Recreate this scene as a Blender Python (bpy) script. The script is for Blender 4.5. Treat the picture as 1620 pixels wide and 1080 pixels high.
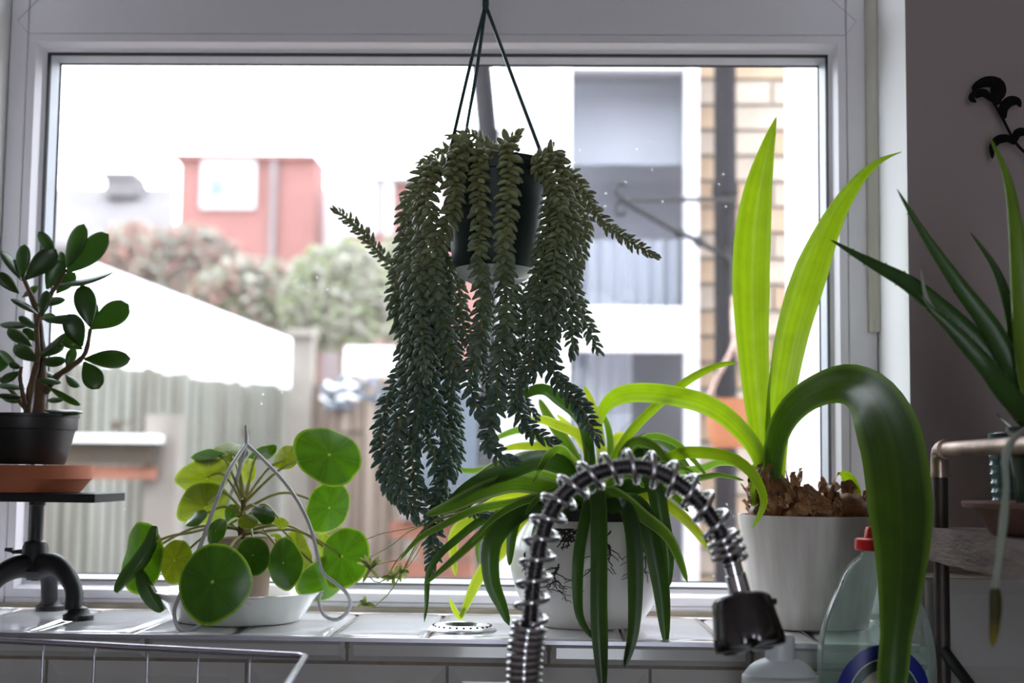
import bpy, math, random
from mathutils import Vector as V, Matrix
random.seed(7)
for o in list(bpy.data.objects): bpy.data.objects.remove(o)
sc = bpy.context.scene; COL = sc.collection
PI = math.pi; rad = math.radians
# ---------------------------------------------------------------- camera, sky, exposure
F_PX = 2250.0
PITCH, YAW, ROLL = rad(5.132), rad(1.685), rad(0.657)
fwd = V((-math.sin(YAW)*math.cos(PITCH), math.cos(YAW)*math.cos(PITCH), math.sin(PITCH)))
r0 = V((math.cos(YAW), math.sin(YAW), 0)); u0 = r0.cross(fwd)
RT = math.cos(ROLL)*r0 + math.sin(ROLL)*u0; UP = -math.sin(ROLL)*r0 + math.cos(ROLL)*u0
cd = bpy.data.cameras.new('camera'); cam = bpy.data.objects.new('camera', cd); COL.objects.link(cam)
cam.matrix_world = Matrix(((RT.x, UP.x, -fwd.x, 0), (RT.y, UP.y, -fwd.y, 0), (RT.z, UP.z, -fwd.z, 0), (0, 0, 0, 1)))
cd.sensor_width = 36; cd.lens = F_PX*36/1620; cd.clip_start = 0.02; cd.clip_end = 300
cd.dof.use_dof = True; cd.dof.focus_distance = 1.45; cd.dof.aperture_fstop = 4.3
sc.camera = cam
w = bpy.data.worlds.new('sky'); sc.world = w; w.use_nodes = True
bg = w.node_tree.nodes['Background']; bg.inputs[0].default_value = (0.85, 0.915, 1.0, 1); bg.inputs[1].default_value = 6.5
sc.view_settings.view_transform = 'Standard'; sc.view_settings.look = 'None'
sc.view_settings.gamma = 1; sc.view_settings.exposure = 0.0; sc.view_settings.use_curve_mapping = False
try:
    sc.cycles.use_denoising = True; sc.cycles.max_bounces = 10; sc.cycles.diffuse_bounces = 5
    sc.cycles.transparent_max_bounces = 24; sc.cycles.transmission_bounces = 10; sc.cycles.caustics_refractive = False; sc.cycles.caustics_reflective = False
    sc.cycles.sample_clamp_indirect = 6
except Exception: pass

def at(px, py, Y):
    d = fwd + RT*((px-810)/F_PX) - UP*((py-540)/F_PX)
    return d*(Y/d.y)
def atz(px, py, z):
    d = fwd + RT*((px-810)/F_PX) - UP*((py-540)/F_PX)
    return d*(z/d.z)
def mp(Y): return Y/F_PX       # metres per pixel of the photograph at a depth

# ---------------------------------------------------------------- mesh helpers
BASE = {}
class MB:
    def __init__(s): s.v = []; s.f = []; s.uv = []
    def add(s, vs, fs, uvs=None):
        k = len(s.v); s.v += [V(p) for p in vs]; s.f += [tuple(i+k for i in f) for f in fs]
        s.uv += (uvs if uvs else [(0.5, 0.5)]*len(vs)); return s
    def box(s, a, b):
        x0, y0, z0 = (min(a[i], b[i]) for i in range(3)); x1, y1, z1 = (max(a[i], b[i]) for i in range(3))
        return s.add([(x0,y0,z0),(x1,y0,z0),(x1,y1,z0),(x0,y1,z0),(x0,y0,z1),(x1,y0,z1),(x1,y1,z1),(x0,y1,z1)],
                     [(0,3,2,1),(4,5,6,7),(0,1,5,4),(1,2,6,5),(2,3,7,6),(3,0,4,7)])
    def lathe(s, prof, c, n=40, axis=None, close=False):
        c = V(c); z = V((0,0,1)) if axis is None else V(axis).normalized()
        x = z.orthogonal().normalized(); y = z.cross(x)
        vs = []; fs = []; m = len(prof)
        for i in range(n):
            a = 2*PI*i/n
            for r, h in prof: vs.append(c + (x*math.cos(a)+y*math.sin(a))*r + z*h)
        for i in range(n):
            j = (i+1) % n
            for k in range(m-1 if not close else m):
                l = (k+1) % m
                fs.append((i*m+k, j*m+k, j*m+l, i*m+l))
        uv = [(i/n, k/max(1, m-1)) for i in range(n) for k in range(m)]
        return s.add(vs, fs, uv)
    def tube(s, pts, r, n=8, closed=False, flat=None):
        pts = [V(p) for p in pts]; m = len(pts)
        rs = r if isinstance(r, (list, tuple)) else [r]*m
        T = []
        for i in range(m):
            a = pts[(i-1) % m] if (closed or i > 0) else pts[i]
            b = pts[(i+1) % m] if (closed or i < m-1) else pts[i]
            t = b-a; T.append(t.normalized() if t.length > 1e-9 else V((0,0,1)))
        x = T[0].orthogonal().normalized(); vs = []; fs = []
        for i in range(m):
            x = x - T[i]*x.dot(T[i]); x = x.normalized() if x.length > 1e-6 else T[i].orthogonal().normalized()
            y = T[i].cross(x)
            for k in range(n):
                a = 2*PI*k/n; vs.append(pts[i] + (x*math.cos(a)+y*math.sin(a))*rs[i])
        for i in range(m if closed else m-1):
            j = (i+1) % m
            for k in range(n): fs.append((i*n+k, i*n+(k+1) % n, j*n+(k+1) % n, j*n+k))
        if not closed:
            fs.append(tuple(range(n-1, -1, -1))); fs.append(tuple((m-1)*n+k for k in range(n)))
        return s.add(vs, fs, [(k/n, i/max(1,m-1)) for i in range(m) for k in range(n)])
    def mesh(s, name, off=V((0,0,0)), smooth=True, angle=40):
        me = bpy.data.meshes.new(name); me.from_pydata([tuple(p-off) for p in s.v], [], s.f)
        uvl = me.uv_layers.new(name='UVMap')
        for l in me.loops: uvl.data[l.index].uv = s.uv[l.vertex_index]
        if smooth:
            me.polygons.foreach_set('use_smooth', [True]*len(me.polygons))
            try: me.set_sharp_from_angle(angle=rad(angle))
            except Exception: pass
        me.update(); return me
    def build(s, name, mat, parent=None, loc=None, smooth=True, angle=40, bevel=0, label=None):
        if parent is not None: off = BASE[parent]
        else: off = V(loc) if loc is not None else s.base()
        me = s.mesh(name, off, smooth, angle)
        if mat: me.materials.append(mat)
        return place(name, me, parent, off, label, bevel)
    def base(s):
        xs = [p.x for p in s.v]; ys = [p.y for p in s.v]; zs = [p.z for p in s.v]
        return V(((min(xs)+max(xs))/2, (min(ys)+max(ys))/2, min(zs)))
def place(name, me, parent, off, label=None, bevel=0, pos=None):
    o = bpy.data.objects.new(name, me); COL.objects.link(o); BASE[o] = V(off)
    if parent is not None: o.parent = parent
    else: o.location = off
    if pos is not None: o.location = V(pos) - (V(off) if parent is not None else V((0,0,0)))
    if label: o['label'] = label
    if bevel:
        m = o.modifiers.new('bevel', 'BEVEL'); m.width = bevel; m.segments = 2; m.limit_method = 'ANGLE'
    return o
def thing(name, loc, label, cat, group=None):
    o = bpy.data.objects.new(name, None); COL.objects.link(o); o.location = loc; BASE[o] = V(loc)
    o.empty_display_size = 0.02
    return tag(o, label, cat, group)
def tag(o, label, cat, group=None, kind=None):
    o['label'] = label; o['category'] = cat
    if group: o['group'] = group
    if kind: o['kind'] = kind
    return o
def struct(o): o['kind'] = 'structure'; return o
def sroot(name, loc):
    o = bpy.data.objects.new(name, None); COL.objects.link(o); o.location = loc; BASE[o] = V(loc); o['kind'] = 'structure'; o.empty_display_size = 0.02; return o
def spline(pts, n):
    P = [tuple(p) for p in pts]; m = len(P)
    if m == 2: return [tuple(a+(b-a)*i/n for a, b in zip(*P)) for i in range(n+1)]
    out = []
    seg = [0]
    for i in range(m-1): seg.append(seg[-1]+max(1e-9, math.dist(P[i][:3], P[i+1][:3])**0.5))
    for i in range(n+1):
        u = seg[-1]*i/n; k = 0
        while k < m-2 and u > seg[k+1]: k += 1
        t = (u-seg[k])/(seg[k+1]-seg[k])
        p0, p1, p2, p3 = P[max(0,k-1)], P[k], P[k+1], P[min(m-1,k+2)]
        out.append(tuple(0.5*((2*b)+(-a+c)*t+(2*a-5*b+4*c-d)*t*t+(-a+3*b-3*c+d)*t**3) for a, b, c, d in zip(p0, p1, p2, p3)))
    return out
def pxs(ctrl, n):   # control points (px, py, depth) -> smooth 3-D path
    return [V(p) for p in spline([at(*c) for c in ctrl], n)]

# ---------------------------------------------------------------- materials
def nmat(name):
    m = bpy.data.materials.new(name); m.use_nodes = True; nt = m.node_tree
    return m, nt, nt.nodes['Principled BSDF'], nt.nodes['Material Output']
def N(nt, t, **kw):
    n = nt.nodes.new(t)
    for k, v in kw.items():
        if k.startswith('i_'): n.inputs[k[2:].replace('_', ' ')].default_value = v
        else: setattr(n, k, v)
    return n
def c4(c): return (c[0], c[1], c[2], 1)
def ramp(nt, fac, stops):
    r = nt.nodes.new('ShaderNodeValToRGB'); e = r.color_ramp.elements
    while len(e) < len(stops): e.new(0.5)
    for i, (p, c) in enumerate(stops): e[i].position = p; e[i].color = c4(c)
    nt.links.new(fac, r.inputs[0]); return r.outputs[0]
def mixc(nt, f, a, b, mode='MIX'):
    m = nt.nodes.new('ShaderNodeMix'); m.data_type = 'RGBA'; m.blend_type = mode
    for s, i in ((f, 0), (a, 6), (b, 7)):
        if hasattr(s, 'is_linked'): nt.links.new(s, m.inputs[i])
        else: m.inputs[i].default_value = c4(s) if i else s
    return m.outputs[2]
def pm(name, col, rough=0.5, metal=0.0, nscale=8.0, namt=0.15, col2=None, bump=0.0, bscale=60.0, coat=0.0, stretch=(1,1,1), spec=0.5):
    m, nt, b, out = nmat(name)
    tc = N(nt, 'ShaderNodeTexCoord'); mpn = N(nt, 'ShaderNodeMapping'); mpn.inputs['Scale'].default_value = stretch
    nt.links.new(tc.outputs['Object'], mpn.inputs[0])
    no = N(nt, 'ShaderNodeTexNoise'); no.inputs['Scale'].default_value = nscale; no.inputs['Detail'].default_value = 5
    nt.links.new(mpn.outputs[0], no.inputs['Vector'])
    c2 = col2 or tuple(c*(1-namt) for c in col)
    nt.links.new(ramp(nt, no.outputs[0], [(0.3, c2), (0.7, col)]), b.inputs['Base Color'])
    b.inputs['Roughness'].default_value = rough; b.inputs['Metallic'].default_value = metal
    b.inputs['Coat Weight'].default_value = coat; b.inputs['Specular IOR Level'].default_value = spec
    if bump:
        n2 = N(nt, 'ShaderNodeTexNoise'); n2.inputs['Scale'].default_value = bscale; n2.inputs['Detail'].default_value = 4
        nt.links.new(mpn.outputs[0], n2.inputs['Vector'])
        bp = N(nt, 'ShaderNodeBump'); bp.inputs['Strength'].default_value = bump; bp.inputs['Distance'].default_value = 0.002
        nt.links.new(n2.outputs[0], bp.inputs['Height']); nt.links.new(bp.outputs[0], b.inputs['Normal'])
    return m
def leafmat(name, col, trans, tfac=0.45, rough=0.35, style=None, edge=None, var=0.12, zgrad=None, spec=0.5):
    m, nt, b, out = nmat(name)
    tc = N(nt, 'ShaderNodeTexCoord'); oi = N(nt, 'ShaderNodeObjectInfo')
    no = N(nt, 'ShaderNodeTexNoise'); no.inputs['Scale'].default_value = 45; no.inputs['Detail'].default_value = 4
    nt.links.new(tc.outputs['Object'], no.inputs['Vector'])
    cf = ramp(nt, no.outputs[0], [(0.3, tuple(c*0.78 for c in col)), (0.7, col)])
    ct = ramp(nt, no.outputs[0], [(0.3, tuple(c*0.82 for c in trans)), (0.7, trans)])
    uvn = N(nt, 'ShaderNodeSeparateXYZ'); nt.links.new(tc.outputs['UV'], uvn.inputs[0])
    if style in ('strap', 'spider'):
        mu = N(nt, 'ShaderNodeMath', operation='SUBTRACT'); nt.links.new(uvn.outputs[0], mu.inputs[0]); mu.inputs[1].default_value = 0.5
        ab = N(nt, 'ShaderNodeMath', operation='ABSOLUTE'); nt.links.new(mu.outputs[0], ab.inputs[0])
        wv = N(nt, 'ShaderNodeTexNoise'); mpn = N(nt, 'ShaderNodeMapping'); mpn.inputs['Scale'].default_value = (26, 0.7, 1)
        nt.links.new(tc.outputs['UV'], mpn.inputs[0]); nt.links.new(mpn.outputs[0], wv.inputs['Vector']); wv.inputs['Scale'].default_value = 1.0; wv.inputs['Detail'].default_value = 2
        vein = ramp(nt, wv.outputs[0], [(0.35, (0.72, 0.72, 0.72)), (0.65, (1, 1, 1))])
        cf = mixc(nt, 0.6, cf, mixc(nt, 1.0, cf, vein, 'MULTIPLY')); ct = mixc(nt, 0.6, ct, mixc(nt, 1.0, ct, vein, 'MULTIPLY'))
        if edge:
            st = [(0.36, (0,0,0)), (0.47, (1,1,1))] if style == 'strap' else [(0.30, (0,0,0)), (0.40, (0.85,)*3)]
            k = ramp(nt, ab.outputs[0], st)
            cf = mixc(nt, k, cf, edge); ct = mixc(nt, k, ct, edge)
        mid = ramp(nt, ab.outputs[0], [(0.0, (1,1,1)), (0.035, (0,0,0))])
        mk = N(nt, 'ShaderNodeMath', operation='MULTIPLY'); nt.links.new(mid, mk.inputs[0]); mk.inputs[1].default_value = 0.35
        cf = mixc(nt, mk.outputs[0], cf, tuple(min(1, c*1.9+0.03) for c in col))
    if style == 'pilea':
        vec = N(nt, 'ShaderNodeVectorMath', operation='DISTANCE'); nt.links.new(tc.outputs['UV'], vec.inputs[0]); vec.inputs[1].default_value = (0.5, 0.5, 0)
        d = ramp(nt, vec.outputs['Value'], [(0.010, (0.8,0.8,0.8)), (0.032, (0,0,0))])
        cf = mixc(nt, d, cf, (0.45, 0.55, 0.12)); ct = mixc(nt, d, ct, (0.45, 0.55, 0.10))
        ed = ramp(nt, vec.outputs['Value'], [(0.455, (0,0,0)), (0.495, (1,1,1))])
        cf = mixc(nt, ed, cf, (0.20, 0.34, 0.03)); ct = mixc(nt, ed, ct, (0.34, 0.50, 0.04))
        vo = N(nt, 'ShaderNodeTexVoronoi', feature='DISTANCE_TO_EDGE'); vo.inputs['Scale'].default_value = 9; nt.links.new(tc.outputs['UV'], vo.inputs['Vector'])
        vk = ramp(nt, vo.outputs['Distance'], [(0.0, (0.22,)*3), (0.09, (0,0,0))])
        ct = mixc(nt, vk, ct, tuple(min(1, c*1.5) for c in trans))
        sx = N(nt, 'ShaderNodeMath', operation='SUBTRACT'); nt.links.new(uvn.outputs[0], sx.inputs[0]); sx.inputs[1].default_value = 0.5
        sy = N(nt, 'ShaderNodeMath', operation='SUBTRACT'); nt.links.new(uvn.outputs[1], sy.inputs[0]); sy.inputs[1].default_value = 0.5
        an = N(nt, 'ShaderNodeMath', operation='ARCTAN2'); nt.links.new(sy.outputs[0], an.inputs[0]); nt.links.new(sx.outputs[0], an.inputs[1])
        sn = N(nt, 'ShaderNodeMath', operation='MULTIPLY'); nt.links.new(an.outputs[0], sn.inputs[0]); sn.inputs[1].default_value = 3.5
        cs = N(nt, 'ShaderNodeMath', operation='COSINE'); nt.links.new(sn.outputs[0], cs.inputs[0])
        ca = N(nt, 'ShaderNodeMath', operation='ABSOLUTE'); nt.links.new(cs.outputs[0], ca.inputs[0])
        rv_ = ramp(nt, ca.outputs[0], [(0.0, (1, 1, 1)), (0.22, (0.72, 0.72, 0.72)), (1.0, (0.98, 0.98, 0.98))])
        ct = mixc(nt, 1.0, ct, rv_, 'MULTIPLY'); cf = mixc(nt, 0.7, cf, mixc(nt, 1.0, cf, rv_, 'MULTIPLY'))
    if zgrad:   # the plant's own colour changes along its length
        ge = N(nt, 'ShaderNodeNewGeometry'); sp = N(nt, 'ShaderNodeSeparateXYZ'); nt.links.new(ge.outputs['Position'], sp.inputs[0])
        mr = N(nt, 'ShaderNodeMapRange'); mr.inputs[1].default_value = zgrad[0]; mr.inputs[2].default_value = zgrad[1]; nt.links.new(sp.outputs[2], mr.inputs[0])
        cf = mixc(nt, mr.outputs[0], cf, zgrad[2]); ct = mixc(nt, mr.outputs[0], ct, zgrad[3])
    hs = N(nt, 'ShaderNodeHueSaturation'); ht = N(nt, 'ShaderNodeHueSaturation')
    mr2 = N(nt, 'ShaderNodeMapRange'); mr2.inputs[3].default_value = 1-2*var; mr2.inputs[4].default_value = 1+2*var; nt.links.new(oi.outputs['Random'], mr2.inputs[0])
    for h, c in ((hs, cf), (ht, ct)): nt.links.new(c, h.inputs['Color']); nt.links.new(mr2.outputs[0], h.inputs['Value'])
    nt.links.new(hs.outputs[0], b.inputs['Base Color']); b.inputs['Roughness'].default_value = rough; b.inputs['Specular IOR Level'].default_value = spec
    tr = N(nt, 'ShaderNodeBsdfTranslucent'); nt.links.new(ht.outputs[0], tr.inputs[0])
    mx = N(nt, 'ShaderNodeMixShader'); mx.inputs[0].default_value = tfac
    nt.links.new(b.outputs[0], mx.inputs[1]); nt.links.new(tr.outputs[0], mx.inputs[2]); nt.links.new(mx.outputs[0], out.inputs[0])
    return m
def glassmat(name, haze_veil=0.03, speck=True, tint=(1,1,1)):
    m, nt, b, out = nmat(name); nt.nodes.remove(b)
    tr = N(nt, 'ShaderNodeBsdfTransparent'); tr.inputs[0].default_value = c4(tint)
    gl = N(nt, 'ShaderNodeBsdfGlossy'); gl.inputs['Roughness'].default_value = 0.02
    fr = N(nt, 'ShaderNodeFresnel'); fr.inputs[0].default_value = 1.25
    m1 = N(nt, 'ShaderNodeMixShader'); nt.links.new(fr.outputs[0], m1.inputs[0]); nt.links.new(tr.outputs[0], m1.inputs[1]); nt.links.new(gl.outputs[0], m1.inputs[2])
    df = N(nt, 'ShaderNodeBsdfTranslucent'); df.inputs[0].default_value = (0.95, 0.95, 0.95, 1)
    tc = N(nt, 'ShaderNodeTexCoord')
    no = N(nt, 'ShaderNodeTexNoise'); no.inputs['Scale'].default_value = 7; no.inputs['Detail'].default_value = 6; nt.links.new(tc.outputs['Object'], no.inputs['Vector'])
    a = N(nt, 'ShaderNodeMapRange'); a.inputs[1].default_value = 0.3; a.inputs[2].default_value = 0.75; a.inputs[3].default_value = haze_veil*0.5; a.inputs[4].default_value = haze_veil*1.5; nt.links.new(no.outputs[0], a.inputs[0])  # even translucent veil, added to haze and lighten what lies behind
    fac = a.outputs[0]
    if speck:
        vo = N(nt, 'ShaderNodeTexVoronoi'); vo.inputs['Scale'].default_value = 75; nt.links.new(tc.outputs['Object'], vo.inputs['Vector'])
        k = N(nt, 'ShaderNodeMath', operation='LESS_THAN'); nt.links.new(vo.outputs['Distance'], k.inputs[0]); k.inputs[1].default_value = 0.085
        n2 = N(nt, 'ShaderNodeTexNoise'); n2.inputs['Scale'].default_value = 5; nt.links.new(tc.outputs['Object'], n2.inputs['Vector'])
        k2 = N(nt, 'ShaderNodeMath', operation='GREATER_THAN'); nt.links.new(n2.outputs[0], k2.inputs[0]); k2.inputs[1].default_value = 0.56
        k3 = N(nt, 'ShaderNodeMath', operation='MULTIPLY'); nt.links.new(k.outputs[0], k3.inputs[0]); nt.links.new(k2.outputs[0], k3.inputs[1])
        k4 = N(nt, 'ShaderNodeMath', operation='MULTIPLY_ADD'); nt.links.new(k3.outputs[0], k4.inputs[0]); k4.inputs[1].default_value = 0.35; nt.links.new(fac, k4.inputs[2])
        fac = k4.outputs[0]
    m2 = N(nt, 'ShaderNodeMixShader'); nt.links.new(fac, m2.inputs[0]); nt.links.new(m1.outputs[0], m2.inputs[1]); nt.links.new(df.outputs[0], m2.inputs[2])
    nt.links.new(m2.outputs[0], out.inputs[0]); return m
def brickmat(name, c1, c2, mortar, scale):
    m, nt, b, out = nmat(name); tc = N(nt, 'ShaderNodeTexCoord'); mpn = N(nt, 'ShaderNodeMapping'); mpn.inputs['Rotation'].default_value = (rad(90), 0, 0)
    nt.links.new(tc.outputs['Object'], mpn.inputs[0])
    br = N(nt, 'ShaderNodeTexBrick'); br.inputs['Scale'].default_value = scale; br.inputs['Color1'].default_value = c4(c1); br.inputs['Color2'].default_value = c4(c2); br.inputs['Mortar'].default_value = c4(mortar); br.inputs['Mortar Size'].default_value = 0.015
    nt.links.new(mpn.outputs[0], br.inputs['Vector']); nt.links.new(br.outputs[0], b.inputs['Base Color']); b.inputs['Roughness'].default_value = 0.9; return m
M = {}
M['upvc'] = pm('white upvc', (0.82, 0.79, 0.84), 0.35, nscale=5, namt=0.05)
M['gasket'] = pm('black rubber', (0.012, 0.012, 0.014), 0.6)
M['spacer'] = pm('grey aluminium spacer', (0.62, 0.66, 0.72), 0.4, nscale=20)
M['glass'] = glassmat('window glass', 0.007, True)
M['glass2'] = glassmat('outer window glass', 0.003, False)
M['plaster'] = pm('white painted plaster', (0.87, 0.87, 0.87), 0.7, nscale=6, namt=0.06, bump=0.15, bscale=40)
M['wall'] = pm('taupe painted wall', (0.41, 0.345, 0.335), 0.85, nscale=3, namt=0.07, bump=0.1, bscale=120)
M['room'] = pm('pale room paint', (0.58, 0.54, 0.545), 0.85, nscale=2, namt=0.05)
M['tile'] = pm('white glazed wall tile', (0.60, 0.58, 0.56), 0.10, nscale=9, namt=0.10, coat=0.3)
M['stile'] = pm('white glazed sill tile', (0.90, 0.90, 0.91), 0.08, nscale=14, namt=0.06, coat=0.4, bump=0.05, bscale=15)
M['grout'] = pm('stained grout', (0.30, 0.25, 0.21), 0.9, nscale=60, namt=0.3)
M['trimmetal'] = pm('sill edge trim', (0.42, 0.40, 0.46), 0.3, metal=0.6, nscale=30)
M['caulk'] = pm('aged sealant', (0.42, 0.36, 0.27), 0.7, nscale=30, namt=0.4)
M['trunk'] = pm('yellowed plastic trunking', (0.66, 0.63, 0.55), 0.45, nscale=12, namt=0.12)
M['worktop'] = pm('dark worktop', (0.10, 0.085, 0.075), 0.4, nscale=20, namt=0.3)
M['floor'] = pm('wood floor', (0.30, 0.21, 0.14), 0.5, nscale=4, namt=0.3, stretch=(1, 8, 1))
M['blackpot'] = pm('black plant pot plastic', (0.010, 0.009, 0.010), 0.45, nscale=12, namt=0.2)
M['terracotta'] = pm('terracotta clay', (0.40, 0.115, 0.048), 0.75, nscale=14, namt=0.25, bump=0.1)
M['terrapale'] = pm('weathered terracotta clay', (0.42, 0.27, 0.21), 0.85, nscale=25, namt=0.3, col2=(0.40, 0.33, 0.28), bump=0.15)
M['iron'] = pm('black cast iron', (0.013, 0.012, 0.014), 0.5, metal=0.15, nscale=30, namt=0.3, bump=0.15, bscale=90)
M['plank'] = pm('black painted plank', (0.010, 0.010, 0.011), 0.65, nscale=20, namt=0.3, spec=0.3)
M['soil'] = pm('potting soil', (0.035, 0.024, 0.016), 0.95, nscale=120, namt=0.6, bump=0.8, bscale=200)
M['enamel'] = pm('white enamel', (0.90, 0.89, 0.87), 0.18, nscale=6, namt=0.04, coat=0.3)
M['wire'] = pm('grey plastic coated wire', (0.50, 0.49, 0.50), 0.4, nscale=30, namt=0.1)
M['greenpot'] = pm('dark green pot plastic', (0.012, 0.026, 0.026), 0.5, nscale=8, namt=0.2)
M['hanger'] = pm('green hanger plastic', (0.015, 0.055, 0.045), 0.4)
M['saucerclear'] = pm('pale drip saucer plastic', (0.70, 0.72, 0.74), 0.3)
M['ceramic'] = pm('white glazed ceramic', (0.76, 0.72, 0.70), 0.3, nscale=10, namt=0.08, coat=0.15)
M['ink'] = pm('black glaze drawing', (0.02, 0.014, 0.012), 0.5)
M['limed'] = pm('limed grey wood pot', (0.72, 0.67, 0.63), 0.55, nscale=45, namt=0.35, col2=(0.46, 0.42, 0.39), stretch=(1, 1, 0.05), bump=0.2, bscale=80)
M['papery'] = pm('brown papery bulb skin', (0.33, 0.14, 0.05), 0.5, nscale=60, namt=0.6, col2=(0.06, 0.02, 0.01), bump=0.6, bscale=120)
M['papery2'] = pm('pale papery bulb skin', (0.50, 0.27, 0.12), 0.45, nscale=70, namt=0.5, col2=(0.13, 0.05, 0.02), bump=0.5, bscale=150)
M['chrome'] = pm('chrome', (0.72, 0.71, 0.73), 0.09, metal=1, nscale=5, namt=0.03)
M['hose'] = pm('steel braided hose', (0.20, 0.19, 0.20), 0.25, metal=0.9, nscale=20, namt=0.2)
M['rackwire'] = pm('polished rack wire', (0.66, 0.64, 0.72), 0.22, metal=0.85, nscale=9, namt=0.05)
M['steel'] = pm('brushed steel', (0.70, 0.70, 0.72), 0.25, metal=0.9, nscale=30, namt=0.08)
M['pipe'] = pm('dark steel pipe', (0.09, 0.07, 0.065), 0.5, metal=0.7, nscale=18, namt=0.35)
M['copper'] = pm('aged copper fitting', (0.55, 0.40, 0.33), 0.35, metal=0.8, nscale=25, namt=0.4, col2=(0.25, 0.17, 0.14))
M['wood'] = pm('rough sawn reclaimed wood', (0.20, 0.135, 0.11), 0.75, nscale=14, namt=0.5, col2=(0.085, 0.055, 0.048), bump=0.6, bscale=60, stretch=(1, 1, 6))
M['turq'] = pm('turquoise glaze', (0.10, 0.24, 0.24), 0.25, nscale=25, namt=0.4, coat=0.2)
M['dgreen'] = pm('dark green glaze', (0.035, 0.06, 0.04), 0.25, nscale=14, namt=0.4)
M['drybranch'] = pm('blackened dry leaf', (0.010, 0.009, 0.010), 0.9, spec=0.1)
M['stem'] = pm('brown stem', (0.13, 0.075, 0.035), 0.7, nscale=40, namt=0.4, bump=0.4)
M['petiole'] = pm('olive leaf stalk', (0.34, 0.32, 0.08), 0.5, nscale=20, namt=0.3)
M['redcap'] = pm('red plastic cap', (0.72, 0.012, 0.012), 0.3)
M['whiteplastic'] = pm('milky white plastic', (0.78, 0.82, 0.84), 0.35)
M['jade'] = leafmat('jade leaf', (0.048, 0.088, 0.034), (0.17, 0.34, 0.012), 0.38, 0.30, spec=0.6)
M['pileab'] = leafmat('pilea backlit tone', (0.028, 0.095, 0.008), (0.095, 0.245, 0.004), 0.42, 0.30, 'pilea')  # brighter copy for backlit leaves; the light is put into its colours
M['pilea'] = leafmat('pilea shaded tone', (0.030, 0.085, 0.012), (0.050, 0.14, 0.004), 0.36, 0.28, 'pilea')  # darker copy for leaves facing the room; shade put into the colour
M['pileay'] = leafmat('pilea yellow leaf', (0.09, 0.14, 0.010), (0.26, 0.33, 0.008), 0.46, 0.35, 'pilea')
M['sedum'] = leafmat('sedum leaf', (0.165, 0.275, 0.205), (0.13, 0.27, 0.10), 0.20, 0.45, var=0.12, zgrad=(0.06, 0.33, (0.40, 0.43, 0.20), (0.34, 0.40, 0.07)))
M['spider'] = leafmat('spider plant leaf', (0.045, 0.105, 0.020), (0.17, 0.34, 0.015), 0.42, 0.33, 'spider', (0.26, 0.36, 0.10), var=0.18)
M['spidery'] = leafmat('pale spider plant leaf', (0.16, 0.25, 0.02), (0.42, 0.52, 0.015), 0.52, 0.36, 'spider', (0.40, 0.48, 0.08), var=0.1)
M['spiderd'] = leafmat('dark strap leaf', (0.024, 0.062, 0.012), (0.06, 0.15, 0.010), 0.32, 0.3, 'strap', (0.06, 0.13, 0.02), var=0.12)
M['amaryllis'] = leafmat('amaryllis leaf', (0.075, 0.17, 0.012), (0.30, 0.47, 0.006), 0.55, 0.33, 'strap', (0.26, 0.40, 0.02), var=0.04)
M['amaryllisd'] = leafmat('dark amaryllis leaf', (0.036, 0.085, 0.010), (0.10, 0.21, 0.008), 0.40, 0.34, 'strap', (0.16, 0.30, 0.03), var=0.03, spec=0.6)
M['aloe'] = leafmat('aloe leaf', (0.05, 0.115, 0.03), (0.20, 0.38, 0.03), 0.28, 0.35, var=0.1)
M['aloey'] = leafmat('aloe bright leaf', (0.17, 0.30, 0.03), (0.45, 0.62, 0.04), 0.35, 0.4, var=0.05)
M['deadleaf'] = leafmat('withered aloe leaf', (0.42, 0.47, 0.40), (0.4, 0.45, 0.3), 0.2, 0.6, var=0.02, zgrad=(-0.155, -0.095, (0.40, 0.45, 0.38), (0.4, 0.45, 0.3)))
M['yellowtip'] = leafmat('yellow leaf tip', (0.50, 0.36, 0.015), (0.6, 0.45, 0.02), 0.3, 0.5, var=0.02, zgrad=(-0.13, -0.105, (0.07, 0.065, 0.012), (0.1, 0.1, 0.02)))
M['runner'] = leafmat('spider plant runner', (0.33, 0.38, 0.10), (0.55, 0.62, 0.18), 0.3, 0.5, var=0.15)
# outdoors
M['fence'] = pm('weathered grey fence board', (0.235, 0.235, 0.205), 0.9, nscale=5, namt=0.3, col2=(0.15, 0.145, 0.115), stretch=(4, 4, 0.4))
M['fence2'] = pm('brown fence board', (0.33, 0.26, 0.215), 0.9, nscale=5, namt=0.3, col2=(0.25, 0.185, 0.145), stretch=(4, 4, 0.4))
M['fenceb'] = pm('darker grey fence board', (0.19, 0.185, 0.155), 0.9, nscale=5, namt=0.3, col2=(0.12, 0.11, 0.085), stretch=(4, 4, 0.4))
M['fence2b'] = pm('darker brown fence board', (0.24, 0.175, 0.135), 0.9, nscale=5, namt=0.3, stretch=(4, 4, 0.4))
M['fencegap'] = pm('rail wood and gap shade', (0.08, 0.06, 0.04), 0.9, nscale=6, namt=0.3)  # rail wood, also used dark to paint shade in the board gaps
M['post'] = pm('grey timber post', (0.25, 0.22, 0.19), 0.9, nscale=6, namt=0.3)
M['canvas'] = pm('white canvas', (0.85, 0.86, 0.88), 0.8, nscale=3, namt=0.04)
M['brickred'] = brickmat('red brick', (0.27, 0.115, 0.10), (0.23, 0.095, 0.085), (0.25, 0.18, 0.165), 4.4)
M['brick1'] = pm('yellow stock brick', (0.42, 0.31, 0.215), 0.9, nscale=12, namt=0.4, col2=(0.33, 0.225, 0.15))
M['brick2'] = pm('pale stock brick', (0.48, 0.395, 0.32), 0.9, nscale=12, namt=0.35)
M['brick3'] = pm('red stock brick', (0.30, 0.12, 0.075), 0.9, nscale=12, namt=0.35)
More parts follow.
